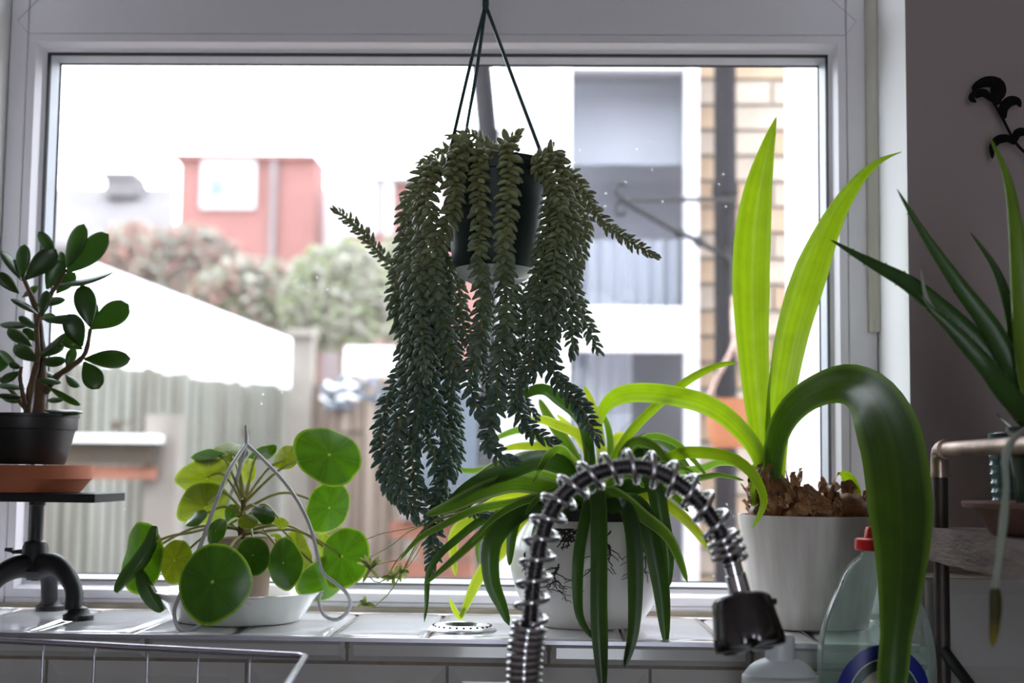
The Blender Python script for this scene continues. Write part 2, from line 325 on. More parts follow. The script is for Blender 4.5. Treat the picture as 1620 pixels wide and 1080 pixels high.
M['mortar'] = pm('mortar', (0.30, 0.27, 0.23), 0.95, nscale=30, namt=0.2)
M['render'] = pm('white render', (0.50, 0.50, 0.515), 0.85, nscale=2, namt=0.06)
M['greywall'] = pm('pale roughcast', (0.22, 0.20, 0.20), 0.9, nscale=2, namt=0.15)
M['slate'] = pm('slate', (0.17, 0.155, 0.158), 0.8, nscale=3, namt=0.25)
M['darkpipe'] = pm('black downpipe', (0.016, 0.013, 0.016), 0.6, spec=0.2)
M['bluepane'] = pm('painted sky reflection', (0.19, 0.24, 0.30), 0.5, nscale=1.5, namt=0.3)  # sky reflection put into the colour; the surface itself is dull
M['reflection_sheet'] = pm('painted pane reflection', (0.60, 0.64, 0.72), 0.9, nscale=2, namt=0.15)  # pale tone of the window reflections, put into the pleated sheets
M['darkroom'] = pm('room with painted dimness', (0.34, 0.345, 0.40), 0.8, nscale=2.5, namt=0.5)  # dimness of the unlit interior put into the wall colour
M['ground'] = pm('paved ground', (0.36, 0.31, 0.28), 0.9, nscale=1.5, namt=0.25)
M['bush'] = leafmat('garden shrub leaf', (0.27, 0.30, 0.18), (0.24, 0.29, 0.12), 0.3, 0.6, var=0.15)
M['bush2'] = leafmat('garden shrub pale leaf', (0.36, 0.34, 0.29), (0.36, 0.36, 0.27), 0.3, 0.6, var=0.15)
M['bush3'] = leafmat('garden shrub pink leaf', (0.38, 0.22, 0.19), (0.38, 0.22, 0.18), 0.3, 0.6, var=0.15)
M['bluedark'] = pm('dark blue grey cover', (0.10, 0.12, 0.15), 0.6, nscale=6, namt=0.3)
# ================================================================ ROOM SHELL
Y_FR, Y_GL, Y_TILE, Y_WALL = 1.685, 1.708, 1.44, 1.54
ZS = at(500, 967, Y_FR).z                     # tiled sill surface
Z_TOP, Z_FLOOR, Z_CNT = 1.17, -1.23, ZS-0.165
XL = at(15, 60, Y_FR).x                       # window opening, left and right
XR = at(1387, 300, Y_FR).x
XRAISE = at(1452, 950, Y_TILE).x              # tiled ledge rises to the right of the sill
ROOM = (-1.9, 1.9, -2.6)
Z_OPEN = 0.93
def boxes(name, mat, bs, loc=None, smooth=False, bevel=0):
    mb = MB()
    for a, b in bs: mb.box(a, b)
    return mb.build(name, mat, None, loc, smooth, bevel=bevel)
struct(boxes('floor', M['floor'], [((ROOM[0], ROOM[2], Z_FLOOR-0.1), (ROOM[1], 1.84, Z_FLOOR))]))
struct(boxes('ceiling', M['room'], [((ROOM[0], ROOM[2], Z_TOP), (ROOM[1], 1.84, Z_TOP+0.1))]))
struct(boxes('wall_left', M['room'], [((ROOM[0]-0.1, ROOM[2], Z_FLOOR), (ROOM[0], 1.84, Z_TOP))]))
struct(boxes('wall_right', M['room'], [((ROOM[1], ROOM[2], Z_FLOOR), (ROOM[1]+0.1, 1.84, Z_TOP))]))
# rear wall of the kitchen with an added door opening, sized for fill light
struct(boxes('wall_rear', M['room'], [((ROOM[0], ROOM[2]-0.1, Z_FLOOR), (-0.40, ROOM[2], Z_TOP)), ((0.40, ROOM[2]-0.1, Z_FLOOR), (ROOM[1], ROOM[2], Z_TOP)), ((-0.40, ROOM[2]-0.1, 0.85), (0.40, ROOM[2], Z_TOP))]))
door = sroot('added_door_1', (0, ROOM[2]-0.05, Z_FLOOR))
for x in (-0.37, 0.37):
    MB().box((x-0.03, ROOM[2]-0.08, Z_FLOOR), (x+0.03, ROOM[2]-0.02, 0.85)).build('added_door_stile', M['upvc'], door, smooth=False)
for z in (Z_FLOOR+0.04, 0.81):
    MB().box((-0.40, ROOM[2]-0.079, z-0.04), (0.40, ROOM[2]-0.021, z+0.04)).build('added_door_rail', M['upvc'], door, smooth=False)
# window wall: taupe plaster with white reveals
wf = struct(boxes('wall_window', M['wall'], [((ROOM[0], Y_WALL, Z_FLOOR), (XL-0.0008, 1.84, Z_TOP)), ((XR+0.0008, Y_WALL, Z_FLOOR), (ROOM[1], 1.84, Z_TOP)),
    ((XL-0.0008, Y_WALL, Z_OPEN+0.0008), (XR+0.0008, 1.84, Z_TOP)), ((XL-0.0008, Y_WALL, Z_FLOOR), (XR+0.0008, 1.84, ZS-0.012))]))
rv = MB()
rv.box((XL-0.0008, Y_WALL-0.0002, ZS-0.01), (XL, 1.80, Z_OPEN)).box((XR, Y_WALL-0.0002, ZS-0.01), (XR+0.0008, 1.80, Z_OPEN)).box((XL, Y_WALL-0.0002, Z_OPEN), (XR, 1.80, Z_OPEN+0.0008))
rv.build('reveal', M['plaster'], wf, smooth=False)
# tiled boxing below and beside the window
tb = struct(boxes('wall_tiled', M['grout'], [((ROOM[0], Y_TILE+0.006, Z_FLOOR), (ROOM[1], Y_WALL, ZS-0.012)), ((XRAISE+0.004, Y_TILE+0.006, ZS-0.012), (ROOM[1], Y_WALL, ZS+0.066))]))
def tile_mesh(wd, ht, bev=0.014, dep=0.008, out=0.0045):
    mb = MB(); x, z = wd/2, ht/2; b = min(bev, ht*0.3)
    vs = [(-x, 0, -z), (x, 0, -z), (x, 0, z), (-x, 0, z), (-x, -out*0.35, -z), (x, -out*0.35, -z), (x, -out*0.35, z), (-x, -out*0.35, z),
          (-x+b, -dep, -z+b), (x-b, -dep, -z+b), (x-b, -dep, z-b), (-x+b, -dep, z-b)]
    fs = [(8, 9, 10, 11)]
    for i in range(4):
        j = (i+1) % 4; fs += [(i, j, j+4, i+4), (i+4, j+4, j+8, i+8)]
    mb.add(vs, fs); me = mb.mesh('tile', smooth=False); me.materials.append(M['tile']); return me
full = tile_mesh(0.1995, 0.0985); cut = tile_mesh(0.1995, 0.0225, 0.006); 
ZJ = ZS-0.0255                                # first bed joint below the sill
xa = at(548, 1030, Y_TILE).x; xb = at(707, 1065, Y_TILE).x; P = 0.2025
for k in range(-4, 8):
    x = xa+P*(k+0.5)
    if ROOM[0]+0.1 < x < XRAISE+0.3: 
        if x+0.1 < XRAISE+0.12: place('tile', cut, tb, BASE[tb], pos=(x, Y_TILE+0.0065, ZJ+0.0125))
for row in (0, 1):
    for k in range(-6, 9):
        x = (xb if row == 0 else xa)+P*(k+0.5)
        if ROOM[0]+0.1 < x < ROOM[1]-0.1: place('tile', full, tb, BASE[tb], pos=(x, Y_TILE+0.0065, ZJ-0.0015-0.05-row*0.102))
for k in range(0, 6):                         # course beside the window
    x = XRAISE+0.108+P*k
    if x < ROOM[1]-0.1: place('tile', full, tb, BASE[tb], pos=(x, Y_TILE+0.0065, ZJ+0.0415))
# sill: one row of white cushion-edged tiles
sill = sroot('windowsill', ((XL+XR)/2, (Y_TILE+Y_FR)/2, ZS-0.012))
MB().box((ROOM[0]+0.9, Y_TILE+0.004, ZS-0.0118), (XRAISE, 1.70, ZS-0.004)).build('sill_bed', M['grout'], sill, smooth=False)
def cushion(wd, dp, th=0.007):
    mb = MB(); nx, ny = 10, 14; vs = []; fs = []
    for j in range(ny+1):
        for i in range(nx+1):
            u = -1+2*i/nx; v = -1+2*j/ny
            u = math.copysign(1-(1-abs(u))**1.6, u); v = math.copysign(1-(1-abs(v))**2.2, v)
            e = max(0, abs(u)-0.88)/0.12; g = max(0, abs(v)-0.95)/0.05
            cr = 1-0.05*(abs(u)**10)*(abs(v)**10)
            vs.append((u*wd/2*(1-0.00*g), v*dp/2*cr, th-0.0035*min(1, e*e+g*g)-0.0008*u*u))
    for j in range(ny):
        for i in range(nx): a = j*(nx+1)+i; fs.append((a, a+1, a+nx+2, a+nx+1))
    rim = [i for i in range(nx+1)]+[(j+1)*(nx+1)-1 for j in range(1, ny+1)]+[ny*(nx+1)+i for i in range(nx-1, -1, -1)]+[j*(nx+1) for j in range(ny-1, 0, -1)]
    k = len(vs)
    for r_ in rim: vs.append((vs[r_][0], vs[r_][1], 0))
    for q in range(len(rim)): a, b = rim[q], rim[(q+1) % len(rim)]; fs.append((b, a, k+q, k+(q+1) % len(rim)))
    fs.append(tuple(range(k+len(rim)-1, k-1, -1)))
    mb.add(vs, fs); me = mb.mesh('sill_tile', angle=50); me.materials.append(M['stile']); return me
cu = cushion(0.0985, Y_FR-Y_TILE-0.006); xj = at(43, 996, Y_TILE).x
for k in range(-2, 12):
    x = xj+0.1005*(k+0.5)
    if x+0.05 < XRAISE+0.05: place('sill_tile', cu, sill, BASE[sill], pos=(x, (Y_TILE+Y_FR)/2+0.002, ZS-0.0068))
struct(boxes('trim_1', M['trimmetal'], [((ROOM[0]+0.9, Y_TILE-0.003, ZS-0.0045), (XRAISE, Y_TILE+0.004, ZS-0.0005))]))
struct(boxes('trim_2', M['caulk'], [((XL, Y_FR-0.006, ZS+0.0003), (XR, Y_FR+0.004, ZS+0.006))]))
struct(boxes('worktop', M['worktop'], [((ROOM[0], 0.80, Z_CNT-0.04), (ROOM[1], Y_TILE+0.006, Z_CNT))], bevel=0.003))
# ---------------------------------------------------------------- window
win = sroot('window_1', ((XL+XR)/2, Y_FR+0.03, ZS))
def mitre(prof, x0, x1, z0, z1, side):
    mb = MB(); e1 = []; e2 = []
    for d, y in prof:
        if side == 'b': e1.append((x0+d, y, z0+d)); e2.append((x1-d, y, z0+d))
        if side == 't': e1.append((x1-d, y, z1-d)); e2.append((x0+d, y, z1-d))
        if side == 'l': e1.append((x0+d, y, z1-d)); e2.append((x0+d, y, z0+d))
        if side == 'r': e1.append((x1-d, y, z0+d)); e2.append((x1-d, y, z1-d))
    n = len(prof); mb.add(e1+e2, [(i, (i+1) % n, n+(i+1) % n, n+i) for i in range(n)]+[tuple(range(n-1, -1, -1)), tuple(range(n, 2*n))])
    return mb
ox0 = at(26, 500, Y_FR).x; ox1 = at(1341.5, 400, Y_FR).x; oz0 = at(600, 952, Y_FR).z; oz1 = at(690, 54.5, Y_FR).z    # groove line around the beads
gx0 = at(66.5, 500, Y_GL).x; gx1 = at(1307, 500, Y_GL).x; gz0 = at(572, 921.5, Y_GL).z; gz1 = at(690, 88.5, Y_GL).z  # gasket line
TR = oz1+0.052                                # top of the transom
def member(prof, *a): return mitre(prof, *a)
rail = lambda a, b: MB().box(a, b)
rail((XL+0.001, Y_FR, ZS+0.002), (ox0-0.0006, 1.745, Z_OPEN-0.001)).build('frame_jamb', M['upvc'], win, smooth=False, bevel=0.0015)
rail((ox1+0.0006, Y_FR, ZS+0.002), (XR-0.001, 1.745, Z_OPEN-0.001)).build('frame_jamb', M['upvc'], win, smooth=False, bevel=0.0015)
rail((ox0, Y_FR+0.0004, ZS+0.002), (ox1, 1.745, oz0-0.0006)).build('frame_rail', M['upvc'], win, smooth=False, bevel=0.0015)
rail((ox0, Y_FR+0.0004, oz1+0.0006), (ox1, 1.745, TR-0.0006)).build('transom', M['upvc'], win, smooth=False, bevel=0.0015)
rail((ox0, Y_FR+0.0004, Z_OPEN-0.05), (ox1, 1.745, Z_OPEN-0.001)).build('frame_rail', M['upvc'], win, smooth=False, bevel=0.0015)
for (x0, x1, z0, z1, g) in ((ox0, ox1, oz0, oz1, True), (ox0, ox1, TR, Z_OPEN-0.0506, False)):
    B = (gx0-ox0) if g else 0.026; T_ = (oz1-gz1) if g else 0.026
    B = min(B, T_)
    bead = [(0, Y_FR+0.0012), (0.0095, Y_FR+0.0012), (0.0100, Y_FR+0.0022), (B*0.45, Y_FR+0.003), (B-0.0065, Y_FR+0.014), (B-0.006, Y_FR+0.0165), (B-0.0015, Y_FR+0.0185), (B-0.0020, Y_FR+0.0255), (0, Y_FR+0.0255)]
    gsk = [(B-0.0016, Y_FR+0.018), (B+0.0006, Y_FR+0.021), (B+0.0006, Y_FR+0.0245), (B-0.0016, Y_FR+0.0245)]
    spc = [(B-0.0016, Y_FR+0.0265), (B+0.0005, Y_FR+0.0265), (B+0.0045, Y_FR+0.044), (B-0.0016, Y_FR+0.044)]
    gs2 = [(B-0.0016, Y_FR+0.0465), (B+0.0056, Y_FR+0.0465), (B+0.0056, Y_FR+0.050), (B-0.0016, Y_FR+0.050)]
    for s in 'btlr':
        mitre(bead, x0, x1, z0, z1, s).build('glazing_bead', M['upvc'], win, angle=20)
        mitre(gsk, x0, x1, z0, z1, s).build('gasket', M['gasket'], win, smooth=False)
        mitre(spc, x0, x1, z0, z1, s).build('spacer_bar', M['spacer'], win, smooth=False)
        mitre(gs2, x0, x1, z0, z1, s).build('sealant_line', M['gasket'], win, smooth=False)
    for y, m in ((Y_FR+0.0255, 'glass'), (Y_FR+0.0455, 'glass2')):
        MB().add([(x0+B-0.001, y, z0+B-0.001), (x1-B+0.001, y, z0+B-0.001), (x1-B+0.001, y, z1-B+0.001), (x0+B-0.001, y, z1-B+0.001)], [(0, 1, 2, 3)]).build('pane', M[m], win, smooth=False)
for c in ([(64, -4), (28, 32), (44, 52)], [(1312, -4), (1355, 34), (1338, 55)]):
    MB().tube([at(x, y, Y_FR-0.0002) for x, y in c], 0.0005, 4).build('weld_seam', M['wire'], win)
# yellowed plastic trunking up the right edge of the frame
ztr = at(1383, 525, Y_FR-0.006).z
trk = MB(); q = [(0, 0), (-0.012, 0), (-0.0115, -0.006), (-0.008, -0.0105), (-0.003, -0.012), (0, -0.012)]
for zz in (ztr, Z_OPEN): trk.add([(XR-0.0005+a, Y_FR-0.0005+b, zz) for a, b in q], [])
trk.f = [(i, (i+1) % 6, 6+(i+1) % 6, 6+i) for i in range(6)]+[(5, 4, 3, 2, 1, 0), (6, 7, 8, 9, 10, 11)]
tag(trk.build('cable_trunking', M['trunk'], None), 'yellowed plastic cable cover strip beside the right window frame', 'cable cover')
# ================================================================ LEAF BUILDERS
def prof_strap(t): return ((1-t)**0.62)*(0.62+1.15*t)/0.80
def strap(name, ctrl, wpx, mat, parent, roll=0.0, fold=0.25, prof=prof_strap, n=22, roll2=None, world=False, arch=0.0, ncross=6, label=None, thick=0.0006):
    P_ = [V(p) for p in spline(ctrl, n)] if world else pxs(ctrl, n)
    mb = MB(); vs = []; fs = []; uv = []; m = ncross+1
    for i, p in enumerate(P_):
        t = i/n; T = (P_[min(n, i+1)]-P_[max(0, i-1)]).normalized(); v = p.normalized()
        S = T.cross(v); S = S.normalized() if S.length > 0.15 else (S+V((0.2, 0, 0))).normalized()
        Nn = S.cross(T).normalized(); a = rad(roll+((roll2-roll)*t if roll2 is not None else 0))
        S2 = S*math.cos(a)+Nn*math.sin(a); N2 = S2.cross(T)
        W = (wpx(t) if callable(wpx) else wpx*prof(t))*mp(p.y)*0.5
        for k in range(m):
            s = -1+2*k/ncross
            vs.append(p+S2*(s*W)+N2*(fold*W*(abs(s)-0.5)+arch*W*s*s)); uv.append((k/ncross, t))
    for i in range(n):
        for k in range(ncross): a = i*m+k; fs.append((a, a+1, a+m+1, a+m))
    mb.add(vs, fs, uv); return mb.build(name, M[mat], parent, angle=180, label=label)
def fleshy(a, b, W, th, ndir, roundness=0.62, nseg=9, nr=8, bend=0.0, fat=0.0):
    """solid obovate leaf from a to b"""
    mb = MB(); L = b-a; T = L.normalized(); n_ = (ndir-T*ndir.dot(T)).normalized(); S = T.cross(n_)
    vs = []; fs = []
    for i in range(nseg+1):
        t = i/nseg
        wv = (math.sin(PI*min(1, t)**1.0)**0.55)*(0.42+0.95*t**roundness)*0.78
        wv = max(wv, 0.10 if t < 0.5 else 0.0)
        h = th*(0.5+0.7*math.sin(PI*t))*(1 if t < 0.999 else 0.2)
        c = a+L*t+n_*(bend*L.length*math.sin(PI*t))
        for k in range(nr):
            g = 2*PI*k/nr; vs.append(c+S*(math.cos(g)*W/2*wv)+n_*(math.sin(g)*h*(min(1, wv*1.6))/2))
    for i in range(nseg):
        for k in range(nr): fs.append((i*nr+k, i*nr+(k+1) % nr, (i+1)*nr+(k+1) % nr, (i+1)*nr+k))
    fs.append(tuple(range(nr-1, -1, -1))); fs.append(tuple(nseg*nr+k for k in range(nr)))
    return mb.add(vs, fs)

# ================================================================ JADE PLANT ON THE IRON STAND
YJ = 1.59
pc = at(46, 735, YJ); r = mp(YJ)
zb = pc.z; cx = pc.x
jade = thing('potted_jade_plant', (cx, YJ, zb), 'jade plant with plump oval leaves in a black plastic pot', 'potted plant')
zt = at(46, 655, YJ).z; H = zt-zb
MB().lathe([(0.001, 0.0005), (54*r, 0.0005), (56*r, 0.003), (69*r, H*0.68), (71.5*r, H*0.69), (72.5*r, H*0.72), (73*r, H*0.93), (75*r, H*0.94), (75.5*r, H), (72*r, H), (69*r, H*0.7), (66*r, H*0.6)], (cx, YJ, zb), 48).build('pot', M['blackpot'], jade)
MB().lathe([(0.0005, H*0.93), (40*r, H*0.935), (70*r, H*0.91)], (cx, YJ, zb), 40).build('soil', M['soil'], jade)
STEMS = [([(62, 665, 1.59), (64, 620, 1.59), (66, 580, 1.59), (64, 540, 1.59), (60, 505, 1.59), (54, 480, 1.59), (44, 455, 1.59), (37, 440, 1.59)], 11, 3),
 ([(72, 620, 1.59), (90, 595, 1.58), (115, 578, 1.57), (135, 558, 1.56), (143, 520, 1.56)], 6, 3),
 ([(42, 665, 1.57), (48, 615, 1.57), (57, 580, 1.57), (60, 555, 1.57), (58, 520, 1.57), (62, 500, 1.57)], 6, 3.5),
 ([(62, 505, 1.58), (78, 470, 1.58), (92, 448, 1.58), (104, 426, 1.58)], 5, 2.5),
 ([(40, 640, 1.56), (32, 600, 1.55), (34, 580, 1.55)], 4, 2.5), ([(44, 650, 1.6), (20, 620, 1.61), (-10, 590, 1.62)], 5, 2.5)]
for c, a, b in STEMS:
    p = pxs(c, 16); MB().tube(p, [mp(YJ)*(a+(b-a)*i/16)*(1+0.12*math.sin(i*2.1)) for i in range(17)], 9).build('stem', M['stem'], jade)
JL = [(105,424,133,354,30,0),(104,431,172,370,40,0),(89,450,180,431,10,1),(40,442,89,394,36,-2),(74,457,97,411,32,-1),(35,440,39,386,24,0),(34,444,2,396,18,1),(89,409,61,366,20,2),(30,464,-4,431,22,0),(89,464,119,431,24,2),
 (142,516,130,450,38,0),(143,520,204,481,42,0),(66,500,74,459,18,-2),(67,505,126,503,16,-2),(54,514,0,512,12,0),(61,498,17,472,10,-1),(56,483,104,474,14,0),(130,548,108,496,36,-1),(59,563,104,528,12,-2),(61,563,102,546,18,-1),
 (59,572,22,546,26,-2),(50,548,12,520,22,-1),(30,581,-2,556,14,0),(105,581,118,550,18,-1),(133,568,207,567,32,0),(133,572,157,615,36,0),(104,592,124,613,17,1),(61,572,104,572,20,0),(33,587,0,604,16,-1),(40,615,-5,608,9,0),
 (37,628,-5,626,9,-1),(35,637,5,628,10,1),(74,611,128,640,11,-1),(68,648,132,653,10,-1),(72,633,102,632,9,2),(56,598,97,606,10,-2),(130,552,95,530,26,2),(143,520,150,478,18,2),(40,442,18,410,20,1),(104,426,95,398,14,2),(58,520,30,500,14,-2),
 (62,540,36,520,18,1),(64,500,90,505,18,2),(-8,592,-40,560,22,0),(-8,592,10,560,24,2),(35,470,60,452,12,1),(62,585,90,600,12,2),(34,582,14,575,12,-2)]
for x0, y0, x1, y1, wv, dy in JL:
    Y = YJ+dy*0.012; a = at(x0, y0, Y); tipdy = random.uniform(-0.012, 0.012); b = at(x1, y1, Y+tipdy)
    L = (b-a).length; Wt = max(0.50*L, wv*mp(Y)); vis = wv*mp(Y)/Wt
    ph = math.acos(min(1, vis))*(1 if random.random() < 0.75 else -1)
    v = -a.normalized(); T = (b-a).normalized(); side = T.cross(v).normalized()
    if side.z < 0: side = -side
    nd = v*math.cos(ph)+side*math.sin(ph)
    fleshy(a, b, Wt*1.12, 0.0046, nd, bend=random.uniform(-0.05, 0.03), nseg=12, nr=12).build('leaf', M['jade'], jade, angle=180)
# terracotta saucer
zp = at(100, 779, YJ).z
sx = at(50, 740, YJ).x; hs = zb-zp
sau = MB().lathe([(0.0005, 0.0006), (80*r, 0.0006), (97*r, 22*r), (97*r, 21*r), (99*r, 22*r), (99*r, 43*r), (95*r, 43*r), (93*r, 24*r), (78*r, hs-0.0012), (0.0005, hs-0.0008)], (cx, YJ, zp), 56).build('plant_saucer', M['terracotta'], None, loc=(cx, YJ, zp))
tag(sau, 'orange terracotta saucer under the black pot of the jade plant', 'saucer')
# cast iron stand
st = thing('iron_stand', (at(57, 970, 1.60).x, 1.60, ZS), 'black cast iron tripod stand with a flat plank top', 'plant stand')
xr = at(150, 785, 1.535).x
MB().box((xr-0.19, 1.535, zp-0.0095), (xr, 1.645, zp)).build('plank_top', M['plank'], st, smooth=False, bevel=0.001)
hx = at(57, 850, 1.60).x; hz = lambda py: at(57, py, 1.60).z
q = mp(1.60)
MB().lathe([(0.0003, hz(792)), (13*q, hz(792)), (13*q, hz(798)), (11.5*q, hz(799)), (10*q, hz(801)), (10*q, hz(862)), (0.0003, hz(862))], (hx, 1.60, 0), 28).build('post', M['iron'], st)
MB().lathe([(0.0003, hz(854)), (11*q, hz(854)), (17*q, hz(857)), (20*q, hz(864)), (21*q, hz(880)), (26*q, hz(893)), (31*q, hz(902)), (22*q, hz(911)), (0.0003, hz(912))], (hx, 1.60, 0), 32).build('hub', M['iron'], st)
def ironleg(pts, rs, foot):
    p = [V(x) for x in spline(pts, 20)]; rr = [x[0] for x in spline([(k,) for k in rs], 20)] if False else [rs[0]+(rs[1]-rs[0])*min(1, i/14) for i in range(21)]
    mb = MB().tube(p, rr, 12)
    f = V(foot); mb.lathe([(0.0004, 0.0), (0.0165, 0.0), (0.0165, 0.0055), (0.0125, 0.0075), (0.0095, 0.013), (0.0004, 0.016)], f, 24)
    return mb.build('leg', M['iron'], st)
fr = atz(130, 978, ZS); 
fr = V((fr.x, 1.560, ZS)); 
ironleg([(hx, 1.60, hz(897)), at(85, 893, 1.585), at(106, 910, 1.572), at(117, 935, 1.565), (fr.x-0.006, 1.56, ZS+0.010)], (0.0145, 0.0095), (fr.x, 1.56, ZS))
ironleg([(hx, 1.60, hz(897)), at(30, 896, 1.585), at(0, 910, 1.572), at(-20, 935, 1.565), at(-28, 960, 1.56)], (0.0145, 0.0095), (at(-30, 978, 1.56).x, 1.56, ZS))
ironleg([(hx, 1.60, hz(900)), (hx, 1.625, hz(900)), (hx, 1.645, hz(915)), (hx, 1.650, hz(940)), (hx, 1.652, ZS+0.008)], (0.0135, 0.0095), (hx, 1.655, ZS))
MB().tube([at(38, 872, 1.60), at(20, 873, 1.60), at(19, 870, 1.60), at(8, 869, 1.60)], [4*q, 3*q, 4*q, 3*q], 8).build('thumbscrew', M['iron'], st)

# ================================================================ PILEA IN THE ENAMEL BOWL
YB = 1.575; q = mp(YB); bc = V((at(378, 940, YB).x, YB, ZS))
zr = at(378, 935, YB).z-ZS
bowl = MB().lathe([(0.0005, 0.0004), (92*q, 0.0004), (97*q, 0.002), (125*q, zr-0.002), (131*q, zr), (132*q, zr+0.0012), (130*q, zr+0.0018), (123*q, zr-0.0005), (94*q, 0.0035), (0.0005, 0.003)], bc, 64).build('enamel_bowl', M['enamel'], None, loc=bc)
tag(bowl, 'shallow white enamel bowl under the round leaved plant', 'bowl')
pil = thing('potted_pilea', bc+V((0, 0, 0.0035)), 'plant with round coin shaped leaves in a small terracotta pot', 'potted plant')
pcx = at(388, 900, YB).x; ph = at(388, 850, YB).z-ZS
MB().lathe([(0.0005, 0.0037), (33*q, 0.0037), (35*q, 0.006), (42*q, ph-0.012), (45*q, ph-0.012), (45.5*q, ph), (42*q, ph), (40*q, ph-0.012), (0.0005, ph-0.013)], (pcx, YB, ZS), 40).build('pot', M['terrapale'], pil)
MB().lathe([(0.0005, ph-0.005), (30*q, ph-0.006), (40.5*q, ph-0.009)], (pcx, YB, ZS), 30).build('soil', M['soil'], pil)
MB().tube(pxs([(384, 862, YB), (382, 835, YB), (386, 812, YB), (384, 790, YB)], 10), [0.0045, 0.0043, 0.0042, 0.004, 0.004, 0.0038, 0.0036, 0.0034, 0.003, 0.0026, 0.002], 8).build('stem', M['stem'], pil)
def disc(cxp, cyp, a, b, ang, Y, mat, sgn=1, cup=0.12, notch=True):
    c = at(cxp, cyp, Y); v = -c.normalized(); ex = (RT-v*RT.dot(v)).normalized(); ey = v.cross(ex)*-1
    ey = (UP-v*UP.dot(v)).normalized()
    g = rad(ang); mj = ex*math.cos(g)+ey*math.sin(g); mn = -ex*math.sin(g)+ey*math.cos(g)
    t = math.acos(min(1, b/a)); R_ = a*mp(Y)
    mnr = mn*math.cos(t)-v*math.sin(t)*sgn; nrm = v*math.cos(t)+mn*math.sin(t)*sgn
    vs = [c]; uv = [(0.5, 0.5)]; fs = []; nr, ns = 7, 36; sd = random.random()*6
    for i in range(1, nr+1):
        for k in range(ns):
            h = 2*PI*k/ns; f = i/nr
            rr = R_*f*(1+0.03*math.sin(2*h+sd)+0.018*math.sin(3*h+sd*2)+(0.09*math.exp(-((h-PI)/0.45)**2)*f**2 if notch else 0)-0.03*math.exp(-((h-0.05)/0.12)**2)*f**3)
            dz = -cup*R_*f*f+R_*0.05*math.sin(3*h+sd)*f*f+R_*0.06*math.sin(2*h+sd*3)*f*f+R_*0.02*math.sin(7*h+sd)*f**3
            vs.append(c+mj*(rr*math.cos(h))+mnr*(rr*math.sin(h))+nrm*dz); uv.append((0.5+0.5*f*math.cos(h), 0.5+0.5*f*math.sin(h)))
    for k in range(ns): fs.append((0, 1+k, 1+(k+1) % ns))
    for i in range(nr-1):
        for k in range(ns): a0 = 1+i*ns; fs.append((a0+k, a0+ns+k, a0+ns+(k+1) % ns, a0+(k+1) % ns))
    MB().add(vs, fs, uv).build('leaf', M[mat], pil, angle=180); return c, nrm
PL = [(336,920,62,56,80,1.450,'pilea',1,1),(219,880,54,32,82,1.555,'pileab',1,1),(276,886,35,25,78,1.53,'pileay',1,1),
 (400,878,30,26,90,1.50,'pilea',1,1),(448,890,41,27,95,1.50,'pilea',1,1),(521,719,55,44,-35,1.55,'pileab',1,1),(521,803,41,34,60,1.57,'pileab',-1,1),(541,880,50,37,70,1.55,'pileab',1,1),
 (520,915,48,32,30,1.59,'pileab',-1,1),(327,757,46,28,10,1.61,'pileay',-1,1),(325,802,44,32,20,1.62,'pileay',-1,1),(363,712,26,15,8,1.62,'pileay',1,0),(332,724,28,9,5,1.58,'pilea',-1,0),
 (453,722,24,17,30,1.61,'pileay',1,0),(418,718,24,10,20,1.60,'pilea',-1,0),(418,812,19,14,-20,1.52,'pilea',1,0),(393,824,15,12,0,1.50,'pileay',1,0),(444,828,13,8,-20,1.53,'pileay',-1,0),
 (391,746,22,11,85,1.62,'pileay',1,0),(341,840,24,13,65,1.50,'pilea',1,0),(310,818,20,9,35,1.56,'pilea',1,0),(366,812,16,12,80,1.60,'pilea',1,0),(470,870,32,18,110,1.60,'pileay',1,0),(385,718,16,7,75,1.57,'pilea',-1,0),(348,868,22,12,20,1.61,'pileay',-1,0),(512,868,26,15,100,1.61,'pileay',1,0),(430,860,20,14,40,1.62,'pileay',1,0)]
for i, (x, y, a, b, an, Y, m, sg, vis) in enumerate(PL):
    c, nr = disc(x, y, a, b, an, Y, m, sg)
    s0 = at(384+random.uniform(-4, 4), 792+min(60, max(0, (y-740)*0.35))+random.uniform(-8, 8), YB)
    mid = (s0+c)*0.5+V((0, 0, 0.012+0.05*(abs(c.x-s0.x))))-nr*0.006
    pts = spline([s0, mid, c-nr*0.003], 14)
    MB().tube(pts, [0.0018-0.0006*k/14 for k in range(15)], 6).build('leaf_stalk', M['petiole'], pil)
for ctrl, wd_ in (([(246, 832, 1.54), (240, 862, 1.535), (222, 892, 1.53), (200, 915, 1.53), (184, 937, 1.53)], 30), ([(222, 900, 1.535), (232, 925, 1.53), (246, 950, 1.53), (258, 966, 1.53)], 30)):
    strap('leaf', ctrl, lambda t: wd_*math.sin(PI*(0.06+0.90*t))**0.6, 'spiderd', pil, roll=30, fold=0.9, n=16)
MB().tube(pxs([(384, 815, YB), (320, 838, 1.55), (270, 848, 1.545), (238, 860, 1.538)], 14), 0.0016, 6).build('leaf_stalk', M['petiole'], pil)
